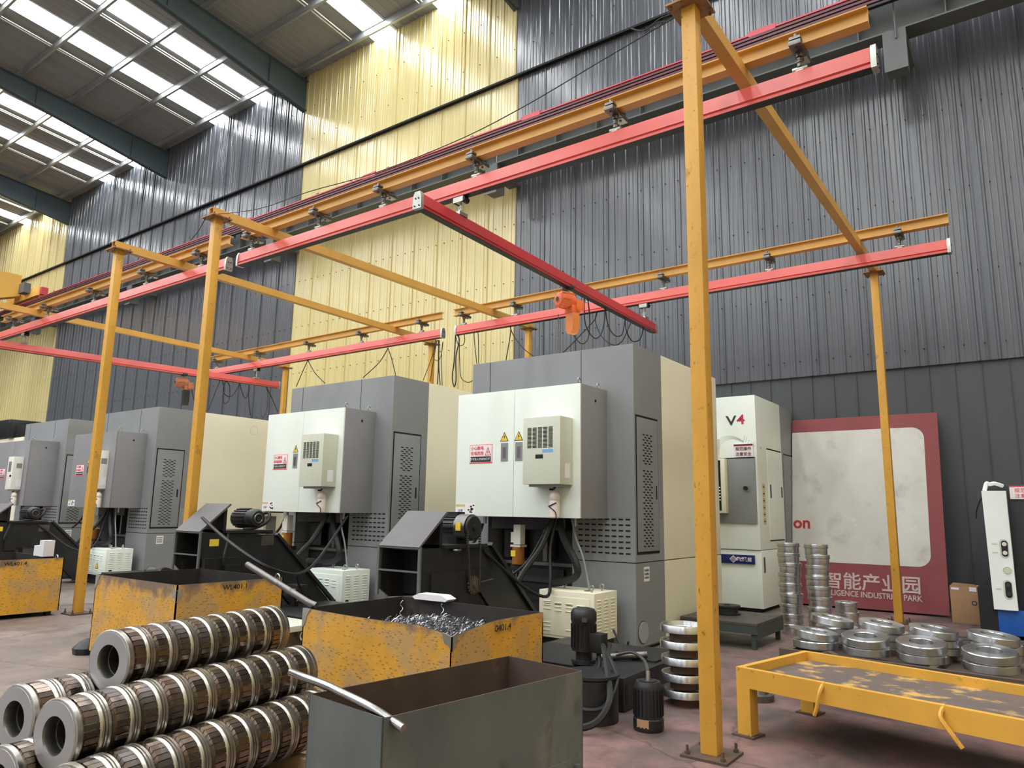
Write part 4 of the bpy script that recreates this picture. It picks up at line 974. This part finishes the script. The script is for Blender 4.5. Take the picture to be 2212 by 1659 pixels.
# ================================================================== STEEL DRUM ROLLERS
def roller_meshes(L_, nseg, R=.16):
    out = {}
    p = [(0, R*.55), (0, R-.008), (.006, R), (.03, R), (.034, R-.008)]
    pitch = (L_-.05)/nseg; x = .034; pads = MB(); cols = []
    for i in range(nseg):
        c0 = x+pitch*.54; c1 = x+pitch*.98
        p += [(x+.004, R-.018), (c0-.006, R-.018), (c0, R-.004)]
        p += [(c0+.006, R), (c0+pitch*.1, R), (c0+pitch*.11, R-.006), (c0+pitch*.14, R-.006), (c0+pitch*.15, R), (c0+pitch*.2, R), (c0+pitch*.21, R-.005), (c0+pitch*.24, R-.005), (c0+pitch*.25, R), (c1-pitch*.1, R), (c1-pitch*.07, R-.01), (c1, R-.016)]
        cols.append(x)
        x += pitch
    p += [(L_-.03, R-.008), (L_-.026, R), (L_-.006, R), (L_, R-.008), (L_, R*.55)]
    n = 32; wdt = pitch*.54-.016
    for k in range(n):
        a0 = 2*PI*(k+.08)/n; a1 = 2*PI*(k+.92)/n; ri, ro = R-.022, R-.006
        pads.prism([(math.cos(aa)*r_, math.sin(aa)*r_) for aa, r_ in ((a0, ri), (a0, ro), (a1, ro+.0015), (a1, ri))], 'y', 0, wdt)
    body = MB().lathe(p, (0, 0, 0), (0, 1, 0), 48)
    face = MB().lathe([(-.001, R*.53), (-.001, R-.012), (.004, R-.01), (.004, R*.53)], (0, 0, 0), (0, 1, 0), 48, True)
    face2 = MB().lathe([(0, R-.03), (.001, R-.03), (.001, R*.56), (0, R*.56)], (0, L_, 0), (0, 1, 0), 32)
    bore = MB().lathe([(0, R*.53), (.01, R*.5), (.04, R*.5), (.042, R*.52), (.06, R*.52), (.062, R*.49), (L_, R*.49), (L_, R*.55)], (0, 0, 0), (0, 1, 0), 40)
    return {'drum_body': (body.mesh('drum_body'), RollSt), 'milled_band': (pads.mesh('milled_band'), RollPad, cols), 'end_face': (face.mesh('end_face'), RollFace), 'bore': (bore.mesh('bore'), SteelD)}
RM = {8: roller_meshes(1.2, 8), 10: roller_meshes(1.57, 10)}
RG = 'grooved steel drum rollers stacked on the floor at lower left'
def roller(n, loc, rot, label):
    t = thing('steel_drum_roller', label, 'roller', loc, 0, RG); t.rotation_euler = (0, 0, rot)
    for k, v in RM[n].items():
        for j, y in enumerate(v[2] if len(v) > 2 else (0,)):
            o = link(k, v[0], v[1], t, kind='stuff' if len(v) > 2 else None)
            o.rotation_euler = (0, 1.1*loc[0]+j*.7, 0)
            if len(v) > 2: o.location = (0, y+.012, 0)
AX = math.radians(9.6)
roller(8, (-4.075, 2.0, .684), math.radians(11), 'short grooved steel roller lying on top of the stack')
roller(10, (-3.72, 1.62, .465), AX, 'long grooved steel roller in the middle row, nearer the camera on the right')
roller(10, (-4.215, 1.64, .45), AX, 'long grooved steel roller in the middle row, at the left picture edge')
roller(10, (-3.46, 1.58, .25), AX, 'bottom row roller at front right, beside the timber strip')
roller(10, (-3.94, 1.5, .25), AX, 'bottom row roller showing its face at the lower left corner')
roller(10, (-4.47, 1.6, .25), AX, 'bottom row roller at the far side of the stack')
t = thing('support_timber', 'pale timber strip under the right edge of the roller stack', 'timber', (-3.2, 1.75, 0), AX)
MB().box(-.03, .03, 0, 1.5, .0, .1, bev=.004).build('plank', Wood, t)
for yy in (.25, 1.2):
    t = thing('support_timber', 'low timber bearer crossing under the %s of the rollers' % ('near ends' if yy < 1 else 'far ends'), 'timber', (-3.3-.17*yy, 1.75+yy, 0), AX)
    MB().box(-1.45, .02, -.04, .04, 0, .088, bev=.004).build('plank', Wood, t)
# ================================================================== YELLOW WORK TABLE
t = thing('work_table', 'low yellow steel trough table with worn bed in the right foreground', 'table', (-1.88, 5.27, 0), math.radians(-12))
TW, TD, TH = 2.0, 1.0, .45
MB().box(0, TW, 0, .045, TH-.13, TH).build('front_rail', YelTab, t)
MB().box(0, TW, TD-.045, TD, TH-.13, TH).build('back_rail', YelTab, t)
MB().box(0, .045, .045, TD-.045, TH-.13, TH).build('end_rail', YelTab, t)
MB().box(TW-.045, TW, .045, TD-.045, TH-.13, TH).build('end_rail', YelTab, t)
MB().box(.045, TW-.045, .045, TD-.045, TH-.085, TH-.06).build('bed_plate', M('worn_bed_plate', (104, 92, 86), .6, .1, var=.1, dirt=((206, 164, 86), 5.5, .53, .9), dirt2=((80, 70, 66), 7, .6, .5)), t)
for xx in (.0, TW-.1):
    for yy in (0, TD-.1):
        MB().box(xx, xx+.1, yy, yy+.1, .012, TH-.13).build('leg', YelTab, t)
        MB().box(xx-.03, xx+.13, yy-.03, yy+.13, 0, .012).build('foot_plate', Rust, t)
for xx, k in ((.62, -.05), (1.32, .09)):
    MB().tube([(xx, .02, TH+.0), (xx-.01, -.03, TH-.06), (xx+k*.6, -.035, TH-.15), (xx+k, -.03, TH-.2)], .013, 6).build('hook', YelTab, t)
    MB().tube([(xx+.2, TD-.02, TH-.13), (xx+.2, TD-.04, TH-.2)], .014, 8).build('hook', YelTab, t)
# ================================================================== RING RACK
t = thing('ring_rack', 'dark rusty steel rack behind the yellow table carrying bright rings', 'rack', (-1.98, 6.62, 0), math.radians(-4))
MB().box(0, 2.3, 0, .05, .3, .38).box(.35, 2.3, -.06, 0, .33, .36).build('front_beam', Rust, t)
MB().box(0, 2.3, 1.5, 1.55, .3, .38).build('back_beam', Rust, t)
MB().box(0, .05, .05, 1.5, .3, .36).box(2.25, 2.3, .05, 1.5, .3, .36).box(1.1, 1.15, .05, 1.5, .3, .36).build('cross_beam', Rust, t)
MB().box(.05, 2.25, .05, 1.5, .285, .3).build('bed_plate', Rust, t)
for xx in (.02, 2.2):
    for yy in (.02, 1.45): MB().box(xx, xx+.07, yy, yy+.07, 0, .3).build('leg', Rust, t)
MB().prism([(.35, .39), (.48, .39), (.42, .41)], 'y', -.05, .03).build('loose_bracket', Rust, t)
RR, RH = .185, .062
def ring_mesh(R=RR, h=RH, ri=.088):
    return MB().lathe([(0, ri), (0, R-.004), (.004, R), (h-.006, R), (h, R-.006), (h, ri+.004), (h-.004, ri)], (0, 0, 0), (0, 0, 1), 40, True).mesh('bearing_ring')
rme = ring_mesh(); rme.materials.append(Steel)
RIG = 'bright machined steel rings on the dark rack'
def ring(loc, rot, label):
    o = link('bearing_ring', rme, None, None); o.location = loc; o.rotation_euler = rot; return tag(o, label, 'ring', RIG)
zb = .362
row1 = [(-1.36, 6.98, 'flat bright ring, second from left in the front row'), (-.94, 6.96, 'flat bright ring, third from left in the front row'), (-.47, 6.88, 'flat bright ring, right end of the front row')]
for x, y, l in row1:
    ring((x, y, zb), (.02, 0, 0), l+', lower'); ring((x, y-.01, zb+.09), (.13, .02, 0), l+', upper')
ring((-1.78, 7.02, zb), (0, 0, 0), 'lower ring of the leftmost leaning pair'); ring((-1.78, 7.04, zb+.075), (.0, .1, .2), 'upper tilted ring of the leftmost pair')
row2 = [(-1.72, 7.55, 'back row ring at left, tilted'), (-1.3, 7.52, 'back row ring second from left'), (-.89, 7.46, 'back row ring third from left'), (-.46, 7.42, 'back row ring at right')]
for i, (x, y, l) in enumerate(row2):
    ring((x, y, zb), (0, 0, 0), l+', bottom of its pile'); ring((x+.01, y-.01, zb+.064), (0, 0, .5), l+', middle of its pile')
    ring((x-.01, y-.12, zb+.155), (.10, .1 if i == 0 else .03, 1.), l+', top of its pile')
# ---- stack of flanged discs
t0 = thing('flanged_disc', 'x', 'disc', (-2.5, 5.83, 0)); FG2 = 'flanged steel discs stacked behind the foreground post'
MB().lathe([(.06, .12), (.062, .178), (.068, .19), (.118, .19), (.1222, .187), (.1222, .168), (.09, .16), (.085, .12)], (0, 0, 0), (0, 0, 1), 40, True).build('rim', Steel, t0)
MB().lathe([(0, .06), (0, .118), (.084, .118), (.084, .06)], (0, 0, 0), (0, 0, 1), 32, True).build('hub', Rust, t0, 'dark oily hub')
t0['label'] = 'flanged steel disc at the bottom of the five-disc stack'; t0['group'] = FG2
for i, l in enumerate(('second from the bottom', 'in the middle', 'second from the top', 'at the top')):
    dup(t0, (-2.5+.006*(i % 2)-.004*i, 5.83+.005*i, .1225*(i+1)), .3*i, 'flanged steel disc %s of the five-disc stack' % l)
# ---- tall stacks of grooved sleeves
slv = MB().lathe([(0, .07), (0, .131), (.004, .134), (.075, .134), (.078, .142), (.082, .145), (.1, .145), (.103, .139), (.108, .139), (.111, .145), (.123, .145), (.127, .14), (.127, .07)], (0, 0, 0), (0, 0, 1), 36, True).mesh('steel_sleeve'); slv.materials.append(Steel)
SG = 'steel sleeves stacked in columns before the red poster'
rr = random.Random(11)
for sx, sy, n, nm in ((-2.82, 10.05, 9, 'left tall column'), (-2.44, 9.9, 9, 'right tall column'), (-2.3, 10.75, 3, 'short column behind')):
    for i in range(n):
        o = link('steel_sleeve', slv, None, None); o.location = (sx+rr.uniform(-.01, .01), sy+rr.uniform(-.01, .01), .1275*i); o.rotation_euler = (0, 0, rr.uniform(0, 6))
        pos = 'bottom' if i == 0 else ('top' if i == n-1 else '%s from the bottom' % ordn[i])
        tag(o, 'grooved steel sleeve, %s of the %s' % (pos, nm), 'sleeve', SG)
# ---- dark platform with black flange
t = thing('low_platform', 'oily low steel platform in front of the white V4 machine', 'platform', (-3.7, 8.52, 0))
MB().box(0, .92, 0, 1.0, .255, .29, bev=.004).build('top_plate', TopDark, t)
MB().box(0, .92, 0, .03, .17, .255).box(.89, .92, .03, 1.0, .12, .255).box(0, .03, .03, 1., .17, .255).build('apron', GreenGr, t)
for xx in (0.03, .84):
    for yy in (.03, .92): MB().box(xx, xx+.05, yy, yy+.05, 0, .255).build('leg', GreenGr, t)
t = thing('black_flange', 'black oily flanged hub on the low platform', 'flange', (-3.33, 9.1, .29))
MB().lathe([(0, .05), (0, .16), (.02, .165), (.03, .13), (.08, .13), (.09, .16), (.11, .16), (.11, .05)], (0, 0, 0), (0, 0, 1), 32, True).build('hub_body', Black, t)
t = thing('small_wheel', 'dull steel wheel lying on the floor behind the foreground post', 'wheel', (-2.1, 6.35, 0))
MB().lathe([(0, .05), (0, .14), (.05, .14), (.055, .1), (.1, .08), (.1, .05)], (0, 0, 0), (0, 0, 1), 24, True).build('wheel_body', SteelD, t)
# ================================================================== V4 MACHINE (back row)
t = thing('vertical_lathe', 'white-fronted V4 lathe with blue label behind the foreground post', 'machine', (-3.73, 11.76, 0))
MB().box(-2.4, 0, 0, 1.35, .955, 3.43, bev=.006).build('upper_shell', White, t)
MB().box(-2.4, 0, .02, 1.35, .06, .945, bev=.004).build('lower_shell', White, t)
MB().box(-2.4, 0, 1.355, 2.1, .06, 3.42, bev=.006).build('rear_shell', Grey, t)
MB().box(-2.36, -.04, .05, 2.05, 0, .06).build('plinth', Dark, t)
MB().box(-2.1, -.03, -.03, 0, 1.36, 2.4, bev=.004).build('front_door', Grey, t)
MB().box(-2.1, -.03, -.032, .0, 2.4, 2.415).build('door_gap', Dark, t)
MB().box(-.22, -.1, -.035, -.03, 1.87, 1.97).build('switch_plate', Zinc, t)
MB().cyl((-.19, -.035, 1.92), (-.19, -.06, 1.92), .035, 16).build('rotary_knob', Black2, t)
text('letter_V', 'V', .22, TxtDark, t, (-.4, -.004, 3.02), sx=1.25, bold=.004); text('digit_4', '4', .22, M('crimson_print', (196, 44, 84), .5), t, (-.24, -.004, 3.03), sx=1.2, bold=.004)
b = MB()
for i in range(30):
    f = i/29; x = -.78+.76*f; z = 2.62+.16*math.sin(PI*min(1, f*1.15))-(.03 if f > .8 else 0)
    for k in range(8):
        L_ = (.13-.14*f if f < .75 else .02+.4*(f-.75))
        xx = x+k*L_/8*.9; zz = z-k*.009*(1 if f < .75 else -1.6)*(1-f*.3)
        if xx < -.012: b.box(xx-.003, xx+.003, -.003, 0, zz-.0022, zz+.0022)
b.build('dotted_wave_print', TxtDark, t)
s = MB().box(-.36, -.05, -.036, -.004, 2.42, 2.63).build('safety_sign', SignW, t, 'white operating rules sign with red characters')
MB().box(-.36, -.05, -.038, -.036, 2.6, 2.63).build('sign_band', Maroon, s)
text('sign_text', '规范操作', .065, Maroon, s, (-.205, -.0375, 2.55), bold=.001); text('sign_text', '注意安全', .065, Maroon, s, (-.205, -.0375, 2.465), bold=.001)
s = MB().box(-1.05, -.1, -.012, .02, .73, .87, bev=.003).build('maker_label', BlueNav, t, 'navy blue label strip')
MB().prism([(-.5, .8), (-.44, .86), (-.38, .8), (-.44, .74)], 'y', -.016, -.012).build('diamond_emblem', SignW, s)
MB().prism([(-.485, .8), (-.44, .845), (-.395, .8), (-.44, .755)], 'y', -.018, -.016).build('emblem_ground', BlueNav, s)
text('emblem_mark', '回', .06, SignW, s, (-.44, -.0185, .8), rot=(PI/2, PI/4, 0)); text('label_text', '纽威数控', .062, SignW, s, (-.27, -.013, .8), bold=.003)
c = MB().box(-.75, -.48, -.16, -.03, 1.52, 2.4, bev=.01).build('control_panel', Cream, t); MB().box(-.73, -.55, -.163, -.16, 1.56, 2.37).build('screen', Glas, c)
b = MB()
for i in range(5):
    for k in range(3): b.box(-.64+.03*k, -.62+.03*k, -.166, -.163, 1.72+.05*i, 1.74+.05*i)
b.build('keys', SignW, c)
MB().cyl((-.6, -.1, 2.42), (-.6, -.1, 2.72), .02, 10).cyl((-.6, -.1, 2.56), (-.6, -.1, 2.72), .028, 10).build('signal_lamp', Plast, t)
x = 0.
MB().box(x, x+.004, .2, .205, 2.55, 2.6).box(x, x+.004, .5, 1.3, 2.575, 2.6).box(x, x+.004, .5, 1.3, 1.08, 1.1).box(x, x+.004, 1.45, 2.0, 2.55, 2.575).build('door_gap', Dark, t)
MB().box(x, x+.012, .5, 1.32, 1.1, 2.575, bev=.003).build('side_door', White, t); MB().box(x, x+.012, 1.42, 2.0, 1.0, 2.55, bev=.003).build('side_door', Grey, t)
MB().box(x+.012, x+.016, .58, .64, 1.78, 2.0).box(x+.012, x+.016, 1.2, 1.26, 1.8, 1.98).build('door_handle', Black2, t)
for i in range(6):
    q = MB().box(x, x+.003, .2, .34, 2.0-i*.11-.1, 2.0-i*.11).build('hazard_label', SignPale, t); MB().box(x+.003, x+.004, .22, .3, 2.0-i*.11-.06, 2.0-i*.11-.04).build('label_print', TxtDark, q)
MB().box(x, x+.003, .12, .2, .6, .84).build('narrow_label', SteelD, t)
# other back-row machines
t = thing('cream_machine', 'cream machine body glimpsed between the left cream side and the white-doored cabinet', 'machine', (-17.9, 12.4, 0))
MB().box(-1.5, .3, 0, 1.35, 1.85, 3.4).box(-1.5, .3, 0.02, 1.35, 0, 1.8).build('body_shell', Cream, t)
MB().box(-1.45, .25, -.01, .0, .2, 1.6).build('dark_opening', Dark, t)
t = thing('machine_centre', 'white and grey machine uprights seen below the second white cabinet', 'machine', (-15.45, 10.75, 0))
MB().box(0, 1.6, .12, 1.1, 0, 2.2).build('body_shell', Grey, t)
MB().box(0, .22, .0, .12, 0, 2.2).box(.22, 1.6, .04, .12, 1.28, 1.36).box(.7, 1.6, .04, .12, .0, 1.28).build('white_frame', Cream, t)
MB().box(.22, 1.6, .1, .12, 1.36, 1.7).build('window', Dark, t)
MB().box(-.5, -.02, .1, .9, 0, 1.75).build('dark_cabinet', Dark, t)
t = thing('cream_machine', 'cream machine with black motors on top at the far left edge', 'machine', (-29.1, 10.6, 0))
MB().box(-4.5, -.3, 0, 2.2, 0, 3.82, bev=.01).build('body_shell', Cream, t)
MB().box(-4.2, -1.6, -.1, 1.2, 3.82, 4.55, bev=.15).box(-1.6, -1.1, -.1, .9, 3.82, 4.4, bev=.03).box(-1.1, -.5, 0, .8, 3.82, 4.25, bev=.02).build('motor_housing', Black2, t)
MB().box(-2.62, -2.6, -.01, 0, 2.6, 3.8).build('seam', Dark, t)
# ================================================================== POSTER BOARD
t = thing('poster_board', 'large red poster board leaning on the dark wall with white Chinese lettering', 'poster', (-1.38, 13.28, .03))
t.rotation_euler = (-math.atan2(.55, 3.19), 0, 0)
PH = 3.25
MB().box(-2.33, 0, 0, .04, 0, PH).build('board', Poster, t)
def rrect(x0, x1, z0, z1, r, n=8):
    o_ = []
    for cx, cz, a in ((x1-r, z1-r, 0), (x0+r, z1-r, PI/2), (x0+r, z0+r, PI), (x1-r, z0+r, 3*PI/2)):
        o_ += [(cx+r*math.cos(a+PI/2*i/n), cz+r*math.sin(a+PI/2*i/n)) for i in range(n+1)]
    return o_
MB().prism([(-2.33, .71)]+[p for p in rrect(-2.6, -.21, .71, 3.01, .19) if p[0] > -2.2][9:]+[p for p in rrect(-2.6, -.21, .71, 3.01, .19) if p[0] > -2.2][:9]+[(-2.33, 3.01)], 'y', -.003, 0).build('printed_panel', PosterIn, t)
text('poster_text', '智能产业园', .29, TxtGrey, t, (-.36, -.004, .40), align='RIGHT', sx=1.0, bold=.004)
text('poster_text', 'LLIGENCE INDUSTRIAL PARK', .125, TxtGrey, t, (-.36, -.004, .215), align='RIGHT', sx=.86, bold=.002)
text('poster_text', 'on', .28, TxtRed, t, (-2.02, -.004, 1.36), align='RIGHT', bold=.008)
# ---- carton, black box, right-hand machine
t = thing('cardboard_box', 'brown cardboard carton with taped torn top beside the red poster', 'box', (-1.3, 12.75, 0), -.12)
MB().box(0, .36, 0, .45, 0, .52, bev=.004).build('carton_body', Card, t)
MB().box(.02, .12, -.003, 0, .47, .5).box(.25, .34, -.004, 0, .46, .52).build('torn_tape', SignW, t)
MB().prism([(0, .52), (.35, .52), (.33, .56), (.05, .57)], 'y', .0, .012).build('top_flap', Card, t)
MB().torus((.3, -.002, .3), (0, 1, 0), .03, .006, 14, 4).build('printed_mark', TxtDark, t)
t = thing('pallet', 'dark low pallet on the floor behind the rings', 'pallet', (-1.45, 9.6, 0), .05)
for i in range(5): MB().box(0, 1.3, i*.2, i*.2+.13, .09, .115).build('slat', TopDark, t)
for xx in (0, .6, 1.2): MB().box(xx, xx+.1, 0, .93, 0, .09).build('bearer', TopDark, t)
t = thing('turning_centre', 'charcoal turning machine with white control panel and blue base at the right edge', 'machine', (-.68, 11.5, 0))
MB().box(.02, 2.4, .15, 2.2, .36, 1.95, bev=.01).build('body_shell', DkPanel, t)
MB().box(.02, 2.4, -.02, 2.2, 0.05, .36, bev=.01).build('blue_base', Blue, t)
MB().box(-.18, .02, 0, .7, .05, .62).build('side_cover', Black2, t)
MB().prism([(-.01, .365), (.245, .365), (.235, 1.86), (-.03, 1.86)], 'y', -.08, .1).build('control_panel', WhitePanel, t, 'white enamelled control panel')
MB().box(0.25, 2.4, .05, .2, .36, .9).build('lower_door', Black2, t)
def pill(b, x, z, w_, h_, y0, y1): b.prism(rrect(x-w_/2, x+w_/2, z-h_/2, z+h_/2, w_*.48, 6), 'y', y0, y1)
for z, n in ((1.13, 2), (.62, 2)):
    b = MB(); pill(b, .16, z, .1, .24, -.084, -.08); s = b.build('button_plate', ACol, t)
    b = MB(); pill(b, .165, z, .07, .2, -.09, -.084); s2 = b.build('switch_body', Black2, t)
    for dz in (-.055, .055): MB().cyl((.165, -.088, z+dz), (.165, -.097, z+dz), .026, 14).build('push_button', Plast if z > 1 else DkPanel, s2)
    for dz in ((-.055, .055) if z > 1 else (0,)): MB().box(.03, .09, -.082, -.08, z+dz-.01, z+dz+.01).build('button_label', ACol, t)
MB().torus((.17, -.084, .86), (0, 1, 0), .042, .006, 18, 5).cyl((.17, -.08, .86), (.17, -.09, .86), .036, 18).build('round_button', ACol, t)
s = MB().box(.27, .62, .12, .146, 1.76, 1.93).build('safety_sign', SignW, t, 'white operating rules sign with red characters')
MB().box(.27, .62, .118, .12, 1.915, 1.93).build('sign_band', TxtPink, s)
text('sign_text', '规范操作', .062, TxtPink, s, (.445, .117, 1.87)); text('sign_text', '注意安全', .062, TxtPink, s, (.445, .117, 1.80))
MB().tube([(.0, .0, 1.86), (.03, .02, 1.96), (.06, .03, 1.95), (.12, .04, 1.96), (.2, .1, 1.93)], .026, 8).build('cable_bend', WhitePanel, t)
MB().tube([(.04, .02, 1.87), (-.06, .12, 1.75), (-.12, .15, 1.6), (-.13, .16, 1.5)], .009, 6).build('cable', Rub, t)
# ---- small things between the bins
t = thing('enclosure_box', 'small grey slab-topped box with a grille between the two front yellow bins', 'electrical box', (-5.95, 4.22, 0))
MB().box(0, .36, 0, .3, .22, .42, bev=.004).build('box_body', SteelD, t); MB().box(-.03, .5, -.03, .33, .42, .47, bev=.004).build('lid', ACol, t)
b = MB()
for k in range(7):
    b.box(.03+.04*k, .05+.04*k, -.004, 0, .33, .39)
    b.box(.02+.045*k, .05+.045*k, -.004, 0, .26, .27); b.box(.02+.045*k, .05+.045*k, -.004, 0, .29, .3)
b.build('grille', Dark, t)
MB().box(.03, .33, .03, .27, 0, .22).build('stand', Black2, t)
t = thing('junction_box', 'small black junction box with tiny labels beside the white louvred box', 'electrical box', (-7.75, 5.85, 0))
MB().box(0, .26, 0, .16, .42, .56, bev=.01).build('box_body', Black, t); MB().box(.03, .13, -.003, 0, .45, .53).build('label', SteelD, t); MB().box(.17, .23, -.003, 0, .49, .52).build('label', SignPale, t)
MB().box(.1, .16, .05, .11, 0, .42).build('stand', Black2, t)
t = thing('oily_rag', 'dark oily rag lump at the lower left corner of the middle bin', 'rag', (-8.05, 3.72, 0))
MB().lathe([(0, 0), (0, .12), (.06, .13), (.12, .07), (.15, 0)], (0, 0, 0), (0, 0, 1), 9).build('rag_lump', Black2, t)
cable('hose', [(-10.9, 6.2, .5), (-10.75, 5.9, .55), (-10.55, 5.7, .3), (-10.5, 5.65, .1), (-10.7, 5.5, .02)], .03, 'black hose loop beside the left yellow post foot', 'hose', HG)
cable('hose', [(-11.4, 6.0, .5), (-11.2, 5.8, .35), (-11.15, 5.6, .1), (-11.2, 5.5, .02)], .02, 'thin hose behind the left yellow post foot', 'hose', HG)
t = thing('coolant_tank', 'black coolant tank behind the left yellow post foot', 'tank', (-11.6, 6.2, 0))
MB().box(-1.6, 1.2, 0, 1.2, 0, .35, bev=.01).build('tank_body', Black, t)
t = thing('coolant_tank', 'black coolant tank behind the middle yellow bin', 'tank', (-6.3, 5.4, 0))
MB().box(-1.5, .0, 0, 1.2, 0, .3, bev=.01).build('tank_body', Black, t)
